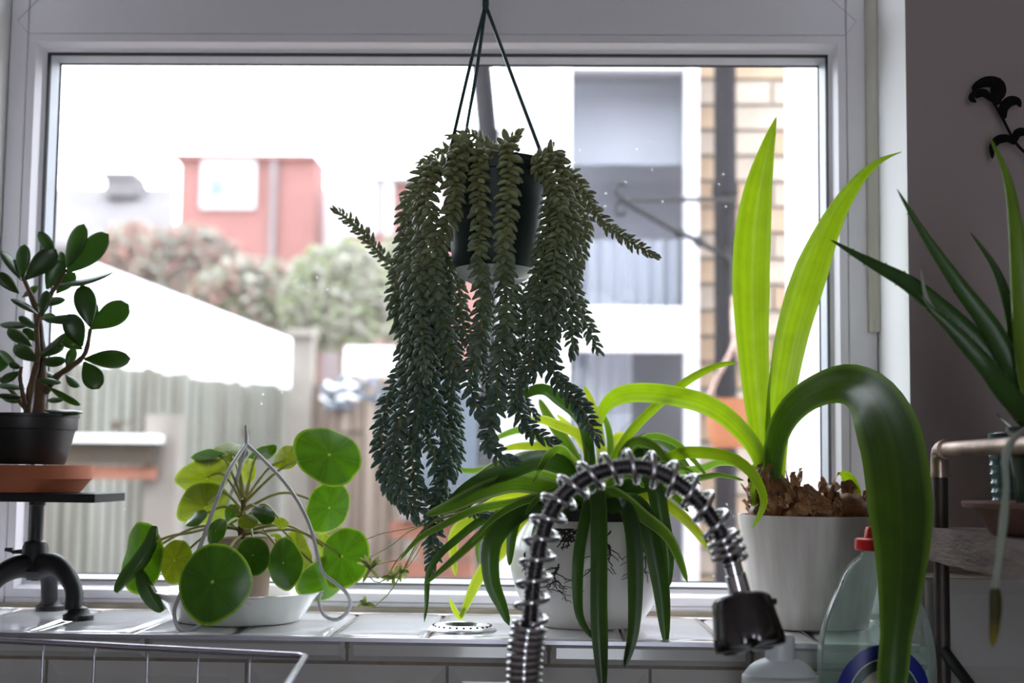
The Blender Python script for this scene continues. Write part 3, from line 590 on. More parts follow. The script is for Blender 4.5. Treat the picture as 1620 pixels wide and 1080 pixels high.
# wire hanger hooked round the bowl
wh = thing('wire_bowl_hanger', (bc.x, YB, ZS), 'grey coated wire hanger arching over the round leaved plant', 'plant hanger')
ap = at(390, 700, 1.54)
MB().tube([ap+V((0, 0, -0.002)), at(390, 690, 1.54), at(389, 672, 1.54)], [0.0022, 0.0022, 0.0013], 8).build('hanger_stub', M['wire'], wh)
def wirep(ctrl): MB().tube(pxs(ctrl, 40), 0.0021, 8).build('hanger_wire', M['wire'], wh)
wirep([(390, 702, 1.54), (362, 745, 1.51), (338, 805, 1.49), (318, 860, 1.48), (300, 905, 1.475), (283, 945, 1.470), (276, 966, 1.464), (279, 988, 1.462), (291, 999, 1.464), (306, 996, 1.468), (322, 982, 1.474), (336, 966, 1.482)])
wirep([(390, 702, 1.54), (420, 730, 1.545), (460, 775, 1.55), (490, 830, 1.53), (503, 880, 1.525), (512, 907, 1.525), (535, 925, 1.525), (553, 945, 1.53), (551, 966, 1.535), (532, 980, 1.54), (512, 972, 1.545), (504, 950, 1.55), (508, 938, 1.555)])
wirep([(390, 702, 1.54), (374, 760, 1.58), (360, 800, 1.62), (352, 850, 1.65), (350, 905, 1.667)])
# ================================================================ HANGING BURRO'S TAIL
YP = 1.50; q = mp(YP); hc = at(782, 425, YP)
hp = thing('hanging_trailing_succulent', hc, 'trailing succulent with beaded stems spilling from a dark green hanging pot', 'hanging plant')
hp_top = at(782, 258, YP).z; Hh = hp_top-hc.z
MB().lathe([(0.0004, 0), (62*q, 0), (66*q, 0.004), (70*q, 0.02), (80*q, Hh-0.016), (84*q, Hh-0.015), (85*q, Hh), (81*q, Hh), (77*q, Hh-0.02)], hc, 48).build('pot', M['greenpot'], hp)
MB().lathe([(0.0004, Hh-0.008), (60*q, Hh-0.009), (80*q, Hh-0.014)], hc, 36).build('soil', M['soil'], hp)
MB().lathe([(0.0004, -0.014), (38*q, -0.0135), (50*q, -0.009), (60*q, -0.0005), (62*q, -0.0005), (62*q, -0.002), (52*q, -0.011), (38*q, -0.0155), (0.0004, -0.016)], hc, 44).build('drip_saucer', M['saucerclear'], hp)
apx = at(768, 8, YP)
for ctrl in ([(767, 10, 1.50), (742, 110, 1.48), (712, 240, 1.452), (708, 262, 1.447)], [(768, 10, 1.50), (755, 105, 1.525), (738, 205, 1.55), (733, 255, 1.556)], [(769, 10, 1.50), (806, 110, 1.50), (852, 232, 1.50), (862, 258, 1.50)]):
    MB().tube(pxs(ctrl, 14), 0.0020, 6).build('hanger_strand', M['hanger'], hp)
MB().lathe([(0.0003, -0.006), (0.0032, -0.006), (0.0042, 0.0), (0.0042, 0.014), (0.002, 0.018), (0.0003, 0.018)], apx, 14).build('hanger_collar', M['hanger'], hp)
MB().tube([apx+V((0, 0, 0.015)), apx+V((0, 0, 0.06)), apx+V((0.008, 0, 0.075)), apx+V((0.016, 0, 0.065)), apx+V((0.015, 0, 0.055))], 0.0016, 6).build('hanger_hook', M['hanger'], hp)
# a hook screwed into the lintel carries the pot
lk = apx+V((0.008, 0, 0.077)); hk = MB()
MB_pts = [lk+V((-0.010, 0, 0.004)), lk+V((-0.006, 0, -0.003)), lk+V((0.002, 0, -0.004)), lk+V((0.008, 0, 0.004)), lk+V((0.004, 0, 0.014))]
hk.tube(spline(MB_pts+[V((lk.x+0.004, YP, Z_TOP-0.3)), V((lk.x+0.004, YP, Z_TOP+0.0))], 24), 0.0016, 6)
tag(hk.build('ceiling_hook', M['iron'], None), 'thin metal hook rod holding up the hanging pot', 'hook')
TRAILS = [ # (px, py, depth) controls; leaf scale
 ([(735,238,1.47),(731,230,1.45),(719,278,1.425),(719,322,1.42),(704,358,1.42),(690,393,1.42),(687,426,1.42),(693,476,1.425),(704,525,1.43),(712,562,1.43),(728,592,1.43)],1.1),
 ([(765,255,1.46),(761,245,1.44),(758,298,1.425),(761,358,1.42),(758,405,1.415),(764,476,1.42),(757,553,1.42),(744,590,1.42),(746,618,1.42),(764,665,1.42)],1.0),
 ([(800,255,1.46),(804,222,1.44),(807,269,1.425),(804,313,1.415),(801,358,1.41),(798,402,1.41),(798,447,1.41),(801,491,1.41),(790,580,1.41),(784,643,1.41),(773,688,1.41),(786,720,1.41),(812,730,1.41)],1.05),
 ([(705,272,1.48),(690,264,1.47),(666,298,1.455),(666,334,1.45),(672,370,1.45),(660,400,1.45),(648,432,1.45),(652,476,1.45),(650,541,1.45),(664,602,1.45),(660,676,1.45)],1.1),
 ([(700,276,1.51),(678,268,1.51),(648,313,1.51),(642,358,1.51),(633,417,1.51),(624,461,1.51),(630,500,1.505),(641,574,1.50),(613,635,1.50),(603,692,1.50),(611,757,1.50),(637,790,1.50),(658,820,1.50)],1.0),
 ([(655,360,1.50),(650,440,1.49),(655,540,1.48),(641,623,1.475),(631,676,1.47),(623,733,1.47),(641,782,1.47),(668,806,1.47)],1.05),
 ([(672,400,1.52),(668,500,1.52),(662,600,1.515),(656,676,1.51),(652,724,1.51),(660,773,1.51),(682,788,1.51)],0.95),
 ([(700,380,1.53),(705,460,1.53),(700,540,1.525),(708,600,1.52),(711,651,1.52),(711,708,1.515),(703,757,1.51),(686,806,1.50),(686,861,1.50),(680,905,1.50)],1.05),
 ([(680,420,1.47),(676,520,1.465),(682,602,1.46),(690,663,1.455),(705,690,1.455)],1.05),
 ([(690,560,1.54),(672,640,1.53),(672,676,1.53),(686,716,1.52),(694,752,1.52),(700,786,1.515),(740,805,1.51),(775,815,1.51)],0.9),
 ([(725,420,1.55),(728,480,1.55),(738,530,1.55),(752,560,1.55)],0.9),
 ([(846,262,1.47),(876,242,1.46),(890,278,1.45),(896,313,1.445),(902,358,1.44),(893,402,1.44),(890,447,1.44),(885,491,1.44),(868,561,1.44),(886,606,1.435),(914,636,1.43),(935,672,1.43),(947,698,1.43)],1.0),
 ([(840,268,1.46),(861,257,1.45),(873,299,1.44),(867,358,1.44),(855,417,1.44),(849,462,1.44),(853,530,1.44),(831,590,1.44),(817,623,1.44),(825,663,1.44),(849,688,1.44),(878,698,1.44)],0.95),
 ([(880,262,1.52),(914,313,1.53),(926,358,1.535),(920,395,1.54),(908,441,1.54),(916,480,1.54),(931,521,1.54),(947,557,1.54)],0.9),
 ([(870,280,1.53),(880,350,1.54),(862,420,1.55),(840,470,1.55),(833,553,1.55)],0.8),
 ([(890,300,1.48),(905,360,1.47),(908,430,1.47),(905,504,1.47),(906,562,1.47)],0.95),
 ([(875,300,1.47),(884,370,1.455),(876,430,1.455),(872,500,1.455),(858,560,1.455),(842,600,1.455)],0.9),
 ([(820,440,1.55),(812,510,1.55),(808,561,1.55),(826,592,1.55)],0.8),
 ([(650,450,1.54),(632,428,1.545),(612,412,1.55),(590,388,1.55),(571,364,1.55),(550,346,1.55),(529,331,1.55)],0.72),
 ([(880,270,1.50),(908,278,1.50),(926,304,1.50),(950,346,1.50),(991,379,1.50),(1039,406,1.50)],0.72),
 ([(790,250,1.50),(803,232,1.50),(823,207,1.50)],0.75),
 ([(790,245,1.53),(765,225,1.54),(740,213,1.54),(712,216,1.54)],0.75),
 ([(720,252,1.54),(704,236,1.55),(688,246,1.55),(664,258,1.55)],0.7),
 ([(668,330,1.54),(648,322,1.55),(637,316,1.55)],0.7),
 ([(690,262,1.56),(660,320,1.57),(652,420,1.57),(648,480,1.57),(660,560,1.57),(668,620,1.57)],0.85),
 ([(690,450,1.56),(716,500,1.56),(722,560,1.56),(716,620,1.56),(724,700,1.555),(718,760,1.55)],0.8),
 ([(760,430,1.56),(770,500,1.56),(760,560,1.56),(775,620,1.56)],0.8),
 ([(840,440,1.56),(820,560,1.555),(806,600,1.55),(850,660,1.55)],0.7),
 ([(690,258,1.44),(676,310,1.425),(682,360,1.425),(668,410,1.425),(664,470,1.425),(668,540,1.425),(676,600,1.425)],1.0),
 ([(850,262,1.44),(880,300,1.425),(884,350,1.425),(878,400,1.425),(875,450,1.425),(868,500,1.425)],0.95)]
def sedum_leaf():  # plump teardrop
    mb = MB(); L, W, T = 1.0, 0.62, 0.52; ns, nr = 5, 6; vs = []; fs = []
    for i in range(ns+1):
        t = i/ns; w_ = (0.42, 0.84, 1.0, 1.0, 0.82, 0.34)[i]; cz = L*t; cy = 0.30*t*t
        for k in range(nr):
            a = 2*PI*k/nr; vs.append((math.cos(a)*W/2*w_, cy+math.sin(a)*T/2*w_*(1.0 if math.sin(a) < 0 else 0.7), cz))
    for i in range(ns):
        for k in range(nr): fs.append((i*nr+k, i*nr+(k+1) % nr, (i+1)*nr+(k+1) % nr, (i+1)*nr+k))
    fs.append(tuple(ns*nr+k for k in range(nr))); mb.add(vs, fs); return mb
SL = sedum_leaf(); slm = SL.mesh('sedum_leaf', angle=180); slm.materials.append(M['sedum'])
LV = []
for ti, (ctrl, sc_) in enumerate(TRAILS):
    pts = pxs(ctrl, 40); cum = [0]
    for i in range(40): cum.append(cum[-1]+(pts[i+1]-pts[i]).length)
    tot = cum[-1]
    MB().tube(pts, [0.0022*sc_*(1-0.4*i/40) for i in range(41)], 5).build('stem', M['petiole'], hp)
    s = 0.002; k = random.randint(0, 9); i = 0
    while s < tot:
        while i < 39 and cum[i+1] < s: i += 1
        f = (s-cum[i])/max(1e-9, cum[i+1]-cum[i]); p = pts[i].lerp(pts[i+1], f); T = (pts[i+1]-pts[i]).normalized()
        x = T.orthogonal().normalized(); y = T.cross(x); a = k*2.39996+random.uniform(-0.25, 0.25)
        rd = x*math.cos(a)+y*math.sin(a); end = tot-s
        opn = rad(78 if end > 0.02 else 25+53*end/0.02)+random.uniform(-0.15, 0.15)
        d = (T*math.cos(opn)+rd*math.sin(opn)).normalized(); S = d.cross(T)
        S = S.normalized() if S.length > 0.05 else x
        n_ = S.cross(d)*-1; n_ = d.cross(S)
        if n_.dot(T) < 0: n_ = -n_; S = -S
        L = 0.0125*sc_*random.uniform(0.85, 1.12)*(1 if end > 0.03 else 0.65+0.35*end/0.03)
        Mx = Matrix(((S.x*L, n_.x*L, d.x*L, p.x+rd.x*0.001), (S.y*L, n_.y*L, d.y*L, p.y+rd.y*0.001), (S.z*L, n_.z*L, d.z*L, p.z+rd.z*0.001), (0, 0, 0, 1)))
        LV.append((Mx, p.y+0.0*ti)); s += 0.0018*sc_**0.5*random.uniform(0.85, 1.15); k += 1
LV.sort(key=lambda e: e[1]+random.uniform(0, 0.03))
for Mx, _ in LV[:300]:
    o = bpy.data.objects.new('leaf', slm); COL.objects.link(o); o.parent = hp; BASE[o] = BASE[hp]
    Ml = Mx.copy(); Ml.translation = Mx.translation-BASE[hp]; o.matrix_local = Ml
rest = MB()
for Mx, _ in LV[300:]: rest.add([Mx @ v for v in SL.v], SL.f)
ro = rest.build('leaf_mass', M['sedum'], hp, angle=180); ro['kind'] = 'stuff'

# ================================================================ SPIDER PLANT IN THE DRAWN-ON CERAMIC POT
YS = 1.585; q = mp(YS); sc0 = V((at(930, 960, YS).x, YS, ZS))
sp = thing('potted_spider_plant', sc0, 'spider plant with arching strap leaves in a round white pot with black branch drawings', 'potted plant')
pt = at(930, 822, YS).z-ZS
SPROF = [(0.0005, 0.0006), (74*q, 0.0006), (80*q, 0.003), (98*q, pt*0.16), (114*q, pt*0.36), (121*q, pt*0.55), (118*q, pt*0.74), (106*q, pt*0.90), (95*q, pt*0.985), (93*q, pt)]
pr = [tuple(x) for x in spline([(a, b) for a, b in SPROF], 36)]
MB().lathe(pr+[(90*q, pt), (92*q, pt*0.94), (100*q, pt*0.8)], sc0, 64).build('pot', M['ceramic'], sp, angle=60)
MB().lathe([(62*q, pt-0.004), (89*q, pt-0.002), (89*q, pt+0.010), (92*q, pt+0.011), (92*q, pt+0.013), (86*q, pt+0.013), (84*q, pt-0.001), (62*q, pt-0.012)], sc0, 48).build('inner_pot', M['blackpot'], sp)
MB().lathe([(0.0004, pt+0.008), (60*q, pt+0.007), (86*q, pt+0.002)], sc0, 36).build('soil', M['soil'], sp)
def rz(z):
    for (a, b), (c, d) in zip(pr[:-1], pr[1:]):
        if b <= z <= d: return a+(c-a)*(z-b)/max(1e-9, d-b)
    return 93*q
ink = MB(); rnd = random.Random(11)
def twig(an, z, da, dz, ln, wd, depth):
    pts = []
    for k in range(ln):
        z2 = min(pt*0.93, max(pt*0.08, z)); pts.append((an, z2)); an += da+rnd.uniform(-0.035, 0.035); z += dz+rnd.uniform(-0.0016, 0.0016)
        if depth and rnd.random() < 0.42: twig(an, z, da*0.4+rnd.uniform(-0.05, 0.05), dz*0.8, max(4, ln//2), wd*0.65, depth-1)
    pp = [sc0+V(((rz(z2)+0.00015)*math.sin(a2), -(rz(z2)+0.00015)*math.cos(a2), z2)) for a2, z2 in pts]
    if len(pp) > 1: ink.tube(pp, [wd*(1-0.5*k/len(pp)) for k in range(len(pp))], 5)
for a0, z0, dz, ln, dep_ in ((-0.40, pt*0.62, -0.0022, 13, 2), (-0.44, pt*0.58, -0.0020, 11, 2), (0.30, pt*0.92, -0.0026, 17, 1), (0.24, pt*0.80, -0.0022, 12, 1), (0.62, pt*0.88, -0.003, 12, 2), (0.70, pt*0.80, -0.003, 9, 1), (-0.95, pt*0.7, -0.002, 10, 1), (1.2, pt*0.8, -0.0025, 10, 1)):
    twig(a0, z0, rnd.uniform(-0.012, 0.012), dz, ln, 0.0011, dep_)
for k in range(34):
    a0 = rnd.gauss(-0.34, 0.09); z0 = pt*min(0.93, rnd.gauss(0.87, 0.05)); twig(a0, z0, rnd.uniform(-0.05, 0.05), rnd.uniform(-0.002, 0.002), 5, 0.0011, 0)
ink.build('branch_drawing', M['ink'], sp)['kind'] = 'stuff'
def S(ctrl, wpx, mat='spider', **kw): strap('leaf', ctrl, wpx, mat, sp, **kw)
B0 = (935, 800, 1.57)
S([(925,790,1.57),(905,745,1.55),(856,726,1.52),(803,744,1.49),(750,764,1.47),(711,790,1.46)], 36, 'spiderd', roll=-30)
S([(925,795,1.56),(871,773,1.53),(818,764,1.50),(767,776,1.47),(714,800,1.455),(672,815,1.45)], 34, 'spider', roll=20)
S([(925,800,1.57),(870,782,1.54),(818,794,1.51),(752,806,1.48),(702,830,1.46),(661,853,1.45),(631,888,1.44)], 14, 'spider', roll=15)
S([(925,805,1.57),(860,795,1.55),(812,809,1.53),(761,824,1.51),(723,853,1.49),(696,877,1.48),(678,907,1.475),(675,955,1.47),(671,985,1.47)], 14, 'spiderd', roll=20, fold=0.4)
S([(920,808,1.56),(870,790,1.53),(821,806,1.50),(773,835,1.48),(726,877,1.46),(670,926,1.45)], 17, 'spider', roll=-10, fold=0.4)
S([(900,800,1.60),(820,800,1.61),(750,821,1.61),(722,841,1.61),(717,868,1.61),(721,912,1.61)], 22, 'spidery', roll=10)
S([(905,812,1.53),(850,800,1.50),(812,818,1.485),(785,847,1.475),(776,877,1.47),(779,921,1.47),(794,958,1.47),(806,990,1.47)], 32, 'spiderd', roll=10, fold=0.3)
S([(905,808,1.58),(860,812,1.59),(827,830,1.60),(793,872,1.60),(768,898,1.60),(752,925,1.60),(738,957,1.60),(728,978,1.60)], 24, 'spidery', roll=25)
S([(735,960,1.60),(728,976,1.60),(718,962,1.60),(711,946,1.60)], 9, 'spidery', roll=10)
S([(880,805,1.52),(830,806,1.50),(812,835,1.49),(806,895,1.49)], 20, 'spiderd', roll=15)
S([(860,800,1.57),(800,800,1.56),(767,833,1.55),(755,865,1.55),(757,892,1.55)], 9, 'spider')
S([(935,760,1.55),(923,672,1.54),(882,631,1.53),(857,616,1.53),(825,627,1.53),(790,655,1.53)], 24, 'spiderd', roll=35)
S([(955,760,1.55),(951,708,1.55),(943,663,1.55),(935,635,1.55),(924,610,1.55)], 16, 'spidery')
S([(950,770,1.57),(971,724,1.57),(1000,680,1.57),(1040,640,1.57),(1090,600,1.57),(1135,578,1.56),(1168,573,1.56)], 17, 'amaryllis', roll=25)
S([(945,770,1.57),(923,696,1.57),(878,671,1.58),(850,663,1.58),(820,672,1.58)], 18, 'spidery', roll=20)
S([(930,780,1.55),(902,724,1.56),(861,708,1.57),(821,706,1.57),(790,712,1.57)], 17, 'spidery', roll=25)
S([(935,780,1.58),(902,712,1.60),(870,663,1.61),(853,631,1.62)], 20, 'spider')
S([(930,780,1.59),(895,740,1.61),(850,690,1.62),(820,680,1.63),(770,700,1.63)], 15, 'spider', roll=15)
S([(925,790,1.56),(880,760,1.55),(830,750,1.54),(790,768,1.53)], 22, 'spider', roll=25)
S([(925,795,1.55),(880,785,1.51),(830,792,1.48),(780,820,1.46),(745,860,1.45)], 13, 'spider', roll=-15)
S([(920,800,1.55),(880,800,1.52),(852,830,1.50),(840,880,1.50)], 16, 'spider', roll=10)
S([(920,790,1.58),(860,745,1.60),(800,735,1.62),(745,745,1.62),(700,735,1.62)], 12, 'spider')
S([(700,735,1.62),(690,720,1.62),(668,712,1.62)], 6, 'deadleaf')
S([(925,800,1.60),(870,790,1.61),(810,785,1.62),(770,800,1.62),(725,825,1.62)], 18, 'spidery')
S([(940,800,1.56),(985,775,1.55),(1040,790,1.54),(1088,824,1.53),(1132,881,1.53)], 21, 'spidery', roll=15)
S([(940,805,1.53),(960,780,1.50),(985,790,1.48),(1016,816,1.47),(1059,853,1.465),(1088,922,1.465)], 27, 'spider', roll=-35)
S([(950,800,1.54),(1000,770,1.51),(1034,768,1.50),(1045,816,1.495),(1056,871,1.495),(1058,930,1.495)], 29, 'spiderd')
S([(960,800,1.53),(1000,795,1.49),(1025,830,1.475),(1045,921,1.465),(1054,1020,1.455)], 34, 'spiderd', roll=10)
S([(955,800,1.52),(985,800,1.47),(1000,832,1.455),(1005,907,1.445),(1002,997,1.435),(988,1057,1.43)], 27, 'spiderd', roll=-10)
S([(935,800,1.52),(942,772,1.48),(947,800,1.46),(948,870,1.445),(948,979,1.43),(955,1105,1.42)], lambda t: 27*min(1, 0.6+2*t)*(1 if t < 0.8 else max(0.05, (1-t)/0.2)**0.6), 'spiderd', roll=8)
S([(930,800,1.52),(932,792,1.48),(917,870,1.455),(914,935,1.45),(919,979,1.445),(940,1012,1.44)], 20, 'spiderd', roll=20)
S([(965,795,1.57),(1020,745,1.57),(1070,719,1.56),(1103,715,1.55),(1153,722,1.53),(1186,744,1.52),(1204,773,1.515),(1208,800,1.51),(1189,837,1.51)], 20, 'amaryllis', roll=15)
S([(960,790,1.56),(1030,765,1.56),(1103,756,1.55),(1139,751,1.55),(1178,760,1.55)], 12, 'spider', roll=15)
S([(965,790,1.57),(1040,752,1.57),(1106,742,1.57),(1143,731,1.57),(1204,742,1.57)], 14, 'spider', roll=-15)
S([(955,795,1.58),(1010,760,1.59),(1050,755,1.60),(1085,770,1.60)], 14, 'spidery', roll=15)
S([(955,790,1.54),(1000,760,1.52),(1060,780,1.50),(1090,810,1.49)], 16, 'spider', roll=20)
S([(945,790,1.53),(975,755,1.50),(1000,752,1.48),(1020,772,1.475)], 16, 'spider', roll=20)
S([(960,795,1.58),(1010,770,1.59),(1060,765,1.59),(1110,782,1.59)], 11, 'spidery', roll=20)
S([(955,798,1.60),(1000,775,1.61),(1045,772,1.62),(1095,800,1.62)], 12, 'spidery', roll=-20)
S([(958,790,1.55),(1015,740,1.54),(1060,735,1.53),(1100,748,1.53)], 12, 'spider', roll=25)
S([(930,795,1.54),(895,775,1.50),(855,785,1.47),(830,815,1.46)], 14, 'spider', roll=25)
S([(940,780,1.60),(930,720,1.61),(905,680,1.62),(880,655,1.62)], 13, 'spidery', roll=10)
S([(945,785,1.58),(965,720,1.59),(960,670,1.60),(940,640,1.60)], 12, 'spider', roll=10)
for k in range(20):                            # short inner leaves of the crown
    a = random.uniform(0, 2*PI); ln = random.uniform(0.06, 0.12); b0 = sc0+V((0.02*math.cos(a), 0.015*math.sin(a), pt+0.004))
    dx, dy = math.cos(a)*ln, math.sin(a)*ln*0.6; hgt = random.uniform(0.03, 0.08)
    strap('leaf', [b0, b0+V((dx*0.35, dy*0.35, hgt)), b0+V((dx*0.75, dy*0.75, hgt*1.05)), b0+V((dx*1.15, dy*1.15, hgt*0.55))], random.uniform(12, 20), random.choice(['spider', 'spidery', 'spider', 'spiderd']), sp, roll=random.uniform(-50, 50), world=True)
# wiry runners with baby plantlets
def runner(ctrl, w0=0.0009): MB().tube(pxs(ctrl, 18), [w0*(1-0.4*i/18) for i in range(19)], 5).build('runner', M['runner'], sp)
runner([(800, 800, 1.56), (730, 810, 1.52), (690, 822, 1.50), (658, 833, 1.50), (604, 844, 1.50), (580, 853, 1.50)], 0.0007)
runner([(800, 802, 1.56), (720, 815, 1.52), (652, 838, 1.50), (620, 862, 1.50), (584, 882, 1.50)], 0.0007)
runner([(820, 800, 1.56), (740, 810, 1.50), (680, 828, 1.48), (650, 862, 1.47), (628, 886, 1.47), (612, 912, 1.47), (597, 922, 1.47), (585, 912, 1.47)], 0.0009)
runner([(820, 800, 1.56), (750, 805, 1.50), (690, 820, 1.48), (660, 858, 1.47), (641, 895, 1.47), (617, 936, 1.47), (590, 961, 1.47)], 0.0009)
runner([(628, 886, 1.47), (600, 892, 1.47), (580, 902, 1.47)], 0.0007)
runner([(700, 818, 1.50), (676, 850, 1.50), (650, 890, 1.50), (636, 905, 1.50)], 0.0006)
runner([(690, 822, 1.52), (668, 850, 1.52), (640, 900, 1.52), (625, 925, 1.52)], 0.0006)
for (x, y, n_, ln) in ((586, 900, 14, 24), (622, 914, 12, 20), (578, 957, 12, 15), (632, 905, 8, 16)):
    c = at(x, y, 1.47)
    for k in range(n_):
        a = random.uniform(0, 2*PI); d = V((math.cos(a), random.uniform(-0.5, 0.5), math.sin(a)*1.1))*ln*mp(1.47)*random.uniform(0.5, 1)
        strap('plantlet_leaf', [c, c+d*0.6+V((0, 0, 0.002)), c+d], 5, 'runner', sp, world=True, n=6, ncross=2)
# ================================================================ AMARYLLIS BULBS IN THE LIMED POT
YA = 1.60; q = mp(YA); ac = V((at(1284, 960, YA).x, YA, ZS))
am = thing('potted_amaryllis', ac, 'amaryllis with long broad leaves and papery bulbs in a pale grained pot', 'potted plant')
ah = at(1284, 814, YA).z-ZS
MB().lathe([(0.0005, 0.0006), (82*q, 0.0006), (86*q, 0.0025), (100*q, ah*0.4), (109*q, ah*0.8), (113*q, ah-0.001), (113*q, ah), (109*q, ah), (107*q, ah*0.85), (100*q, ah*0.75)], ac, 64).build('pot', M['limed'], am)
MB().lathe([(0.0004, ah-0.010), (60*q, ah-0.011), (106*q, ah-0.015)], ac, 40).build('soil', M['soil'], am)
rnd = random.Random(5)
def bulb(px, py, Y, R_, Hn):
    c = at(px, py, Y); mb = MB(); nn, mm = 16, 9
    vs = []; fs = []
    for i in range(mm+1):
        t = i/mm; rr = R_*(math.sin(PI*min(0.97, 0.12+t*0.86))**0.8)*(1 if t < 0.65 else 1-(t-0.65)*1.5)
        for k in range(nn):
            a = 2*PI*k/nn; w_ = 1+0.10*math.sin(3*a+t*5+px)+0.06*math.sin(7*a+t*9)
            vs.append(c+V((rr*w_*math.cos(a), rr*w_*math.sin(a), -R_*0.9+t*Hn)))
    for i in range(mm):
        for k in range(nn): fs.append((i*nn+k, i*nn+(k+1) % nn, (i+1)*nn+(k+1) % nn, (i+1)*nn+k))
    fs.append(tuple(mm*nn+k for k in range(nn))); fs.append(tuple(range(nn-1, -1, -1)))
    mb.add(vs, fs); b = mb.build('bulb', M['papery'], am, angle=60)
    for k in range(16):                        # curling dry skins
        a = rnd.uniform(PI, 2*PI) if k % 4 else rnd.uniform(0, PI); zz = rnd.uniform(-0.5, 0.75)*R_; o_ = V((math.cos(a), math.sin(a), 0))
        p0 = c+o_*R_*0.93+V((0, 0, zz)); up = V((rnd.uniform(-0.4, 0.4), rnd.uniform(-0.2, 0.2), 1)).normalized(); ln = R_*rnd.uniform(0.4, 0.9)
        side = o_.cross(up).normalized(); W = R_*rnd.uniform(0.22, 0.42); vs = []; fs = []
        for i in range(6):
            t = i/5
            for j in range(5):
                s = -1+j/2; vs.append(p0+up*(ln*t)+side*(W*s*(1-0.55*t*t)*(1+0.25*math.sin(k+j*2)))+o_*(0.25*ln*t*t*(1 if k % 3 else -1)+0.18*W*s*s-0.1*W+0.12*W*math.sin(i*2+j*3+k)))
        for i in range(5):
            for j in range(4): fs.append((i*5+j, i*5+j+1, i*5+j+6, i*5+j+5))
        MB().add(vs, fs).build('bulb_skin', M['papery2' if k % 3 else 'papery'], am, angle=30, smooth=False)
bulb(1226, 792, 1.585, 0.029, 0.062); bulb(1212, 806, 1.572, 0.020, 0.032); bulb(1282, 802, 1.565, 0.025, 0.046); bulb(1262, 812, 1.55, 0.018, 0.028)
bulb(1340, 800, 1.575, 0.023, 0.044); bulb(1306, 812, 1.55, 0.017, 0.026); bulb(1366, 806, 1.60, 0.019, 0.036); bulb(1322, 790, 1.60, 0.016, 0.034)
def A(ctrl, wf, mat='amaryllis', **kw): strap('leaf', ctrl, wf, mat, am, n=40, **kw)
A([(1214,765,1.59),(1203,690,1.59),(1194,600,1.59),(1188,500,1.59),(1188,400,1.59),(1197,310,1.585),(1212,240,1.58),(1228,185,1.575)], lambda t: 60*(min(1, 0.42+1.15*t))*(1 if t < 0.60 else max(0.02, 1-((t-0.60)/0.4)**1.6)), roll=-12, fold=-0.35)
A([(1226,765,1.595),(1228,690,1.595),(1238,600,1.59),(1255,510,1.585),(1283,420,1.58),(1318,340,1.57),(1355,285,1.555),(1390,254,1.545),(1426,240,1.54)], lambda t: 66*(min(1, 0.42+1.2*t))*(1 if t < 0.55 else max(0.20, 1-((t-0.55)/0.30)*0.62))*(1 if t < 0.93 else max(0.2, (1-t)/0.07)), roll=-6, roll2=-62, fold=-0.4)
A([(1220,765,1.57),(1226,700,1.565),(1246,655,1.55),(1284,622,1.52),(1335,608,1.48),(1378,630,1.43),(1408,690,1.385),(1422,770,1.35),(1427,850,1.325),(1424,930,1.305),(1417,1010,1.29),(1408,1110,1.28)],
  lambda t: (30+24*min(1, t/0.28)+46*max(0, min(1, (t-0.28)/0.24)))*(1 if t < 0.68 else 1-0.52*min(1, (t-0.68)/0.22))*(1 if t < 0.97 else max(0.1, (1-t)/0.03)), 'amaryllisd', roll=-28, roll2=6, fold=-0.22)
A([(1210,765,1.58),(1200,718,1.575),(1165,672,1.565),(1120,640,1.56),(1060,624,1.56),(1005,620,1.56),(970,630,1.56),(951,655,1.56),(945,700,1.56)], lambda t: 30*(0.75+0.4*math.sin(PI*t))*(1 if t < 0.75 else max(0.1, (1-t)/0.25)**0.7), roll=22, fold=-0.3)
A([(1350,812,1.58),(1353,785,1.58),(1347,762,1.578),(1331,746,1.572)], lambda t: 22*(1-0.25*t)*(1 if t < 0.9 else 0.7), roll=10, fold=-0.5)
A([(1196,800,1.56),(1190,770,1.555),(1192,735,1.555)], lambda t: 12*(1-t*0.8), roll=10)

# ================================================================ CHROME SPRING TAP
YT = 1.16; q = mp(YT)
tap = thing('spring_tap', (at(829, 1100, YT).x, YT, Z_CNT), 'chrome kitchen tap with a coiled spring neck and pull down spray head', 'kitchen tap')
base_x = at(829, 1080, YT).x
cpath = [V((base_x-0.001, YT, Z_CNT+0.03))] + [at(x, y, YT) for x, y in ((829,1075),(832,1020),(838,985),(842,940),(847,900),(857,850),(873,808),(899,775),(938,750),(985,738),(1030,742),(1072,763),(1106,793),(1132,828),(1148,862),(1158,895))]
NF = 900
fine = [V(p) for p in spline(cpath, NF)]
cum = [0]
for a, b in zip(fine[:-1], fine[1:]): cum.append(cum[-1]+(b-a).length)
mb = MB(); rr = []
for i in range(NF+1): rr.append(13.0*q*(1+0.13*math.sin(cum[i]/(6.0*q)*2*PI)))
MB().tube(fine, rr, 14).build('hose', M['hose'], tap, angle=180)
def samp(s):
    lo = 0
    import bisect
    k = min(NF-1, max(0, bisect.bisect_right(cum, s)-1)); f = (s-cum[k])/max(1e-9, cum[k+1]-cum[k])
    return fine[k].lerp(fine[k+1], f), (fine[min(NF, k+6)]-fine[max(0, k-5)]).normalized()
def slen(px, py):
    p = at(px, py, YT); return cum[min(range(NF+1), key=lambda i: (fine[i]-p).length)]
sA, sB, sC = slen(838, 985), slen(1140, 845), slen(1155, 886)
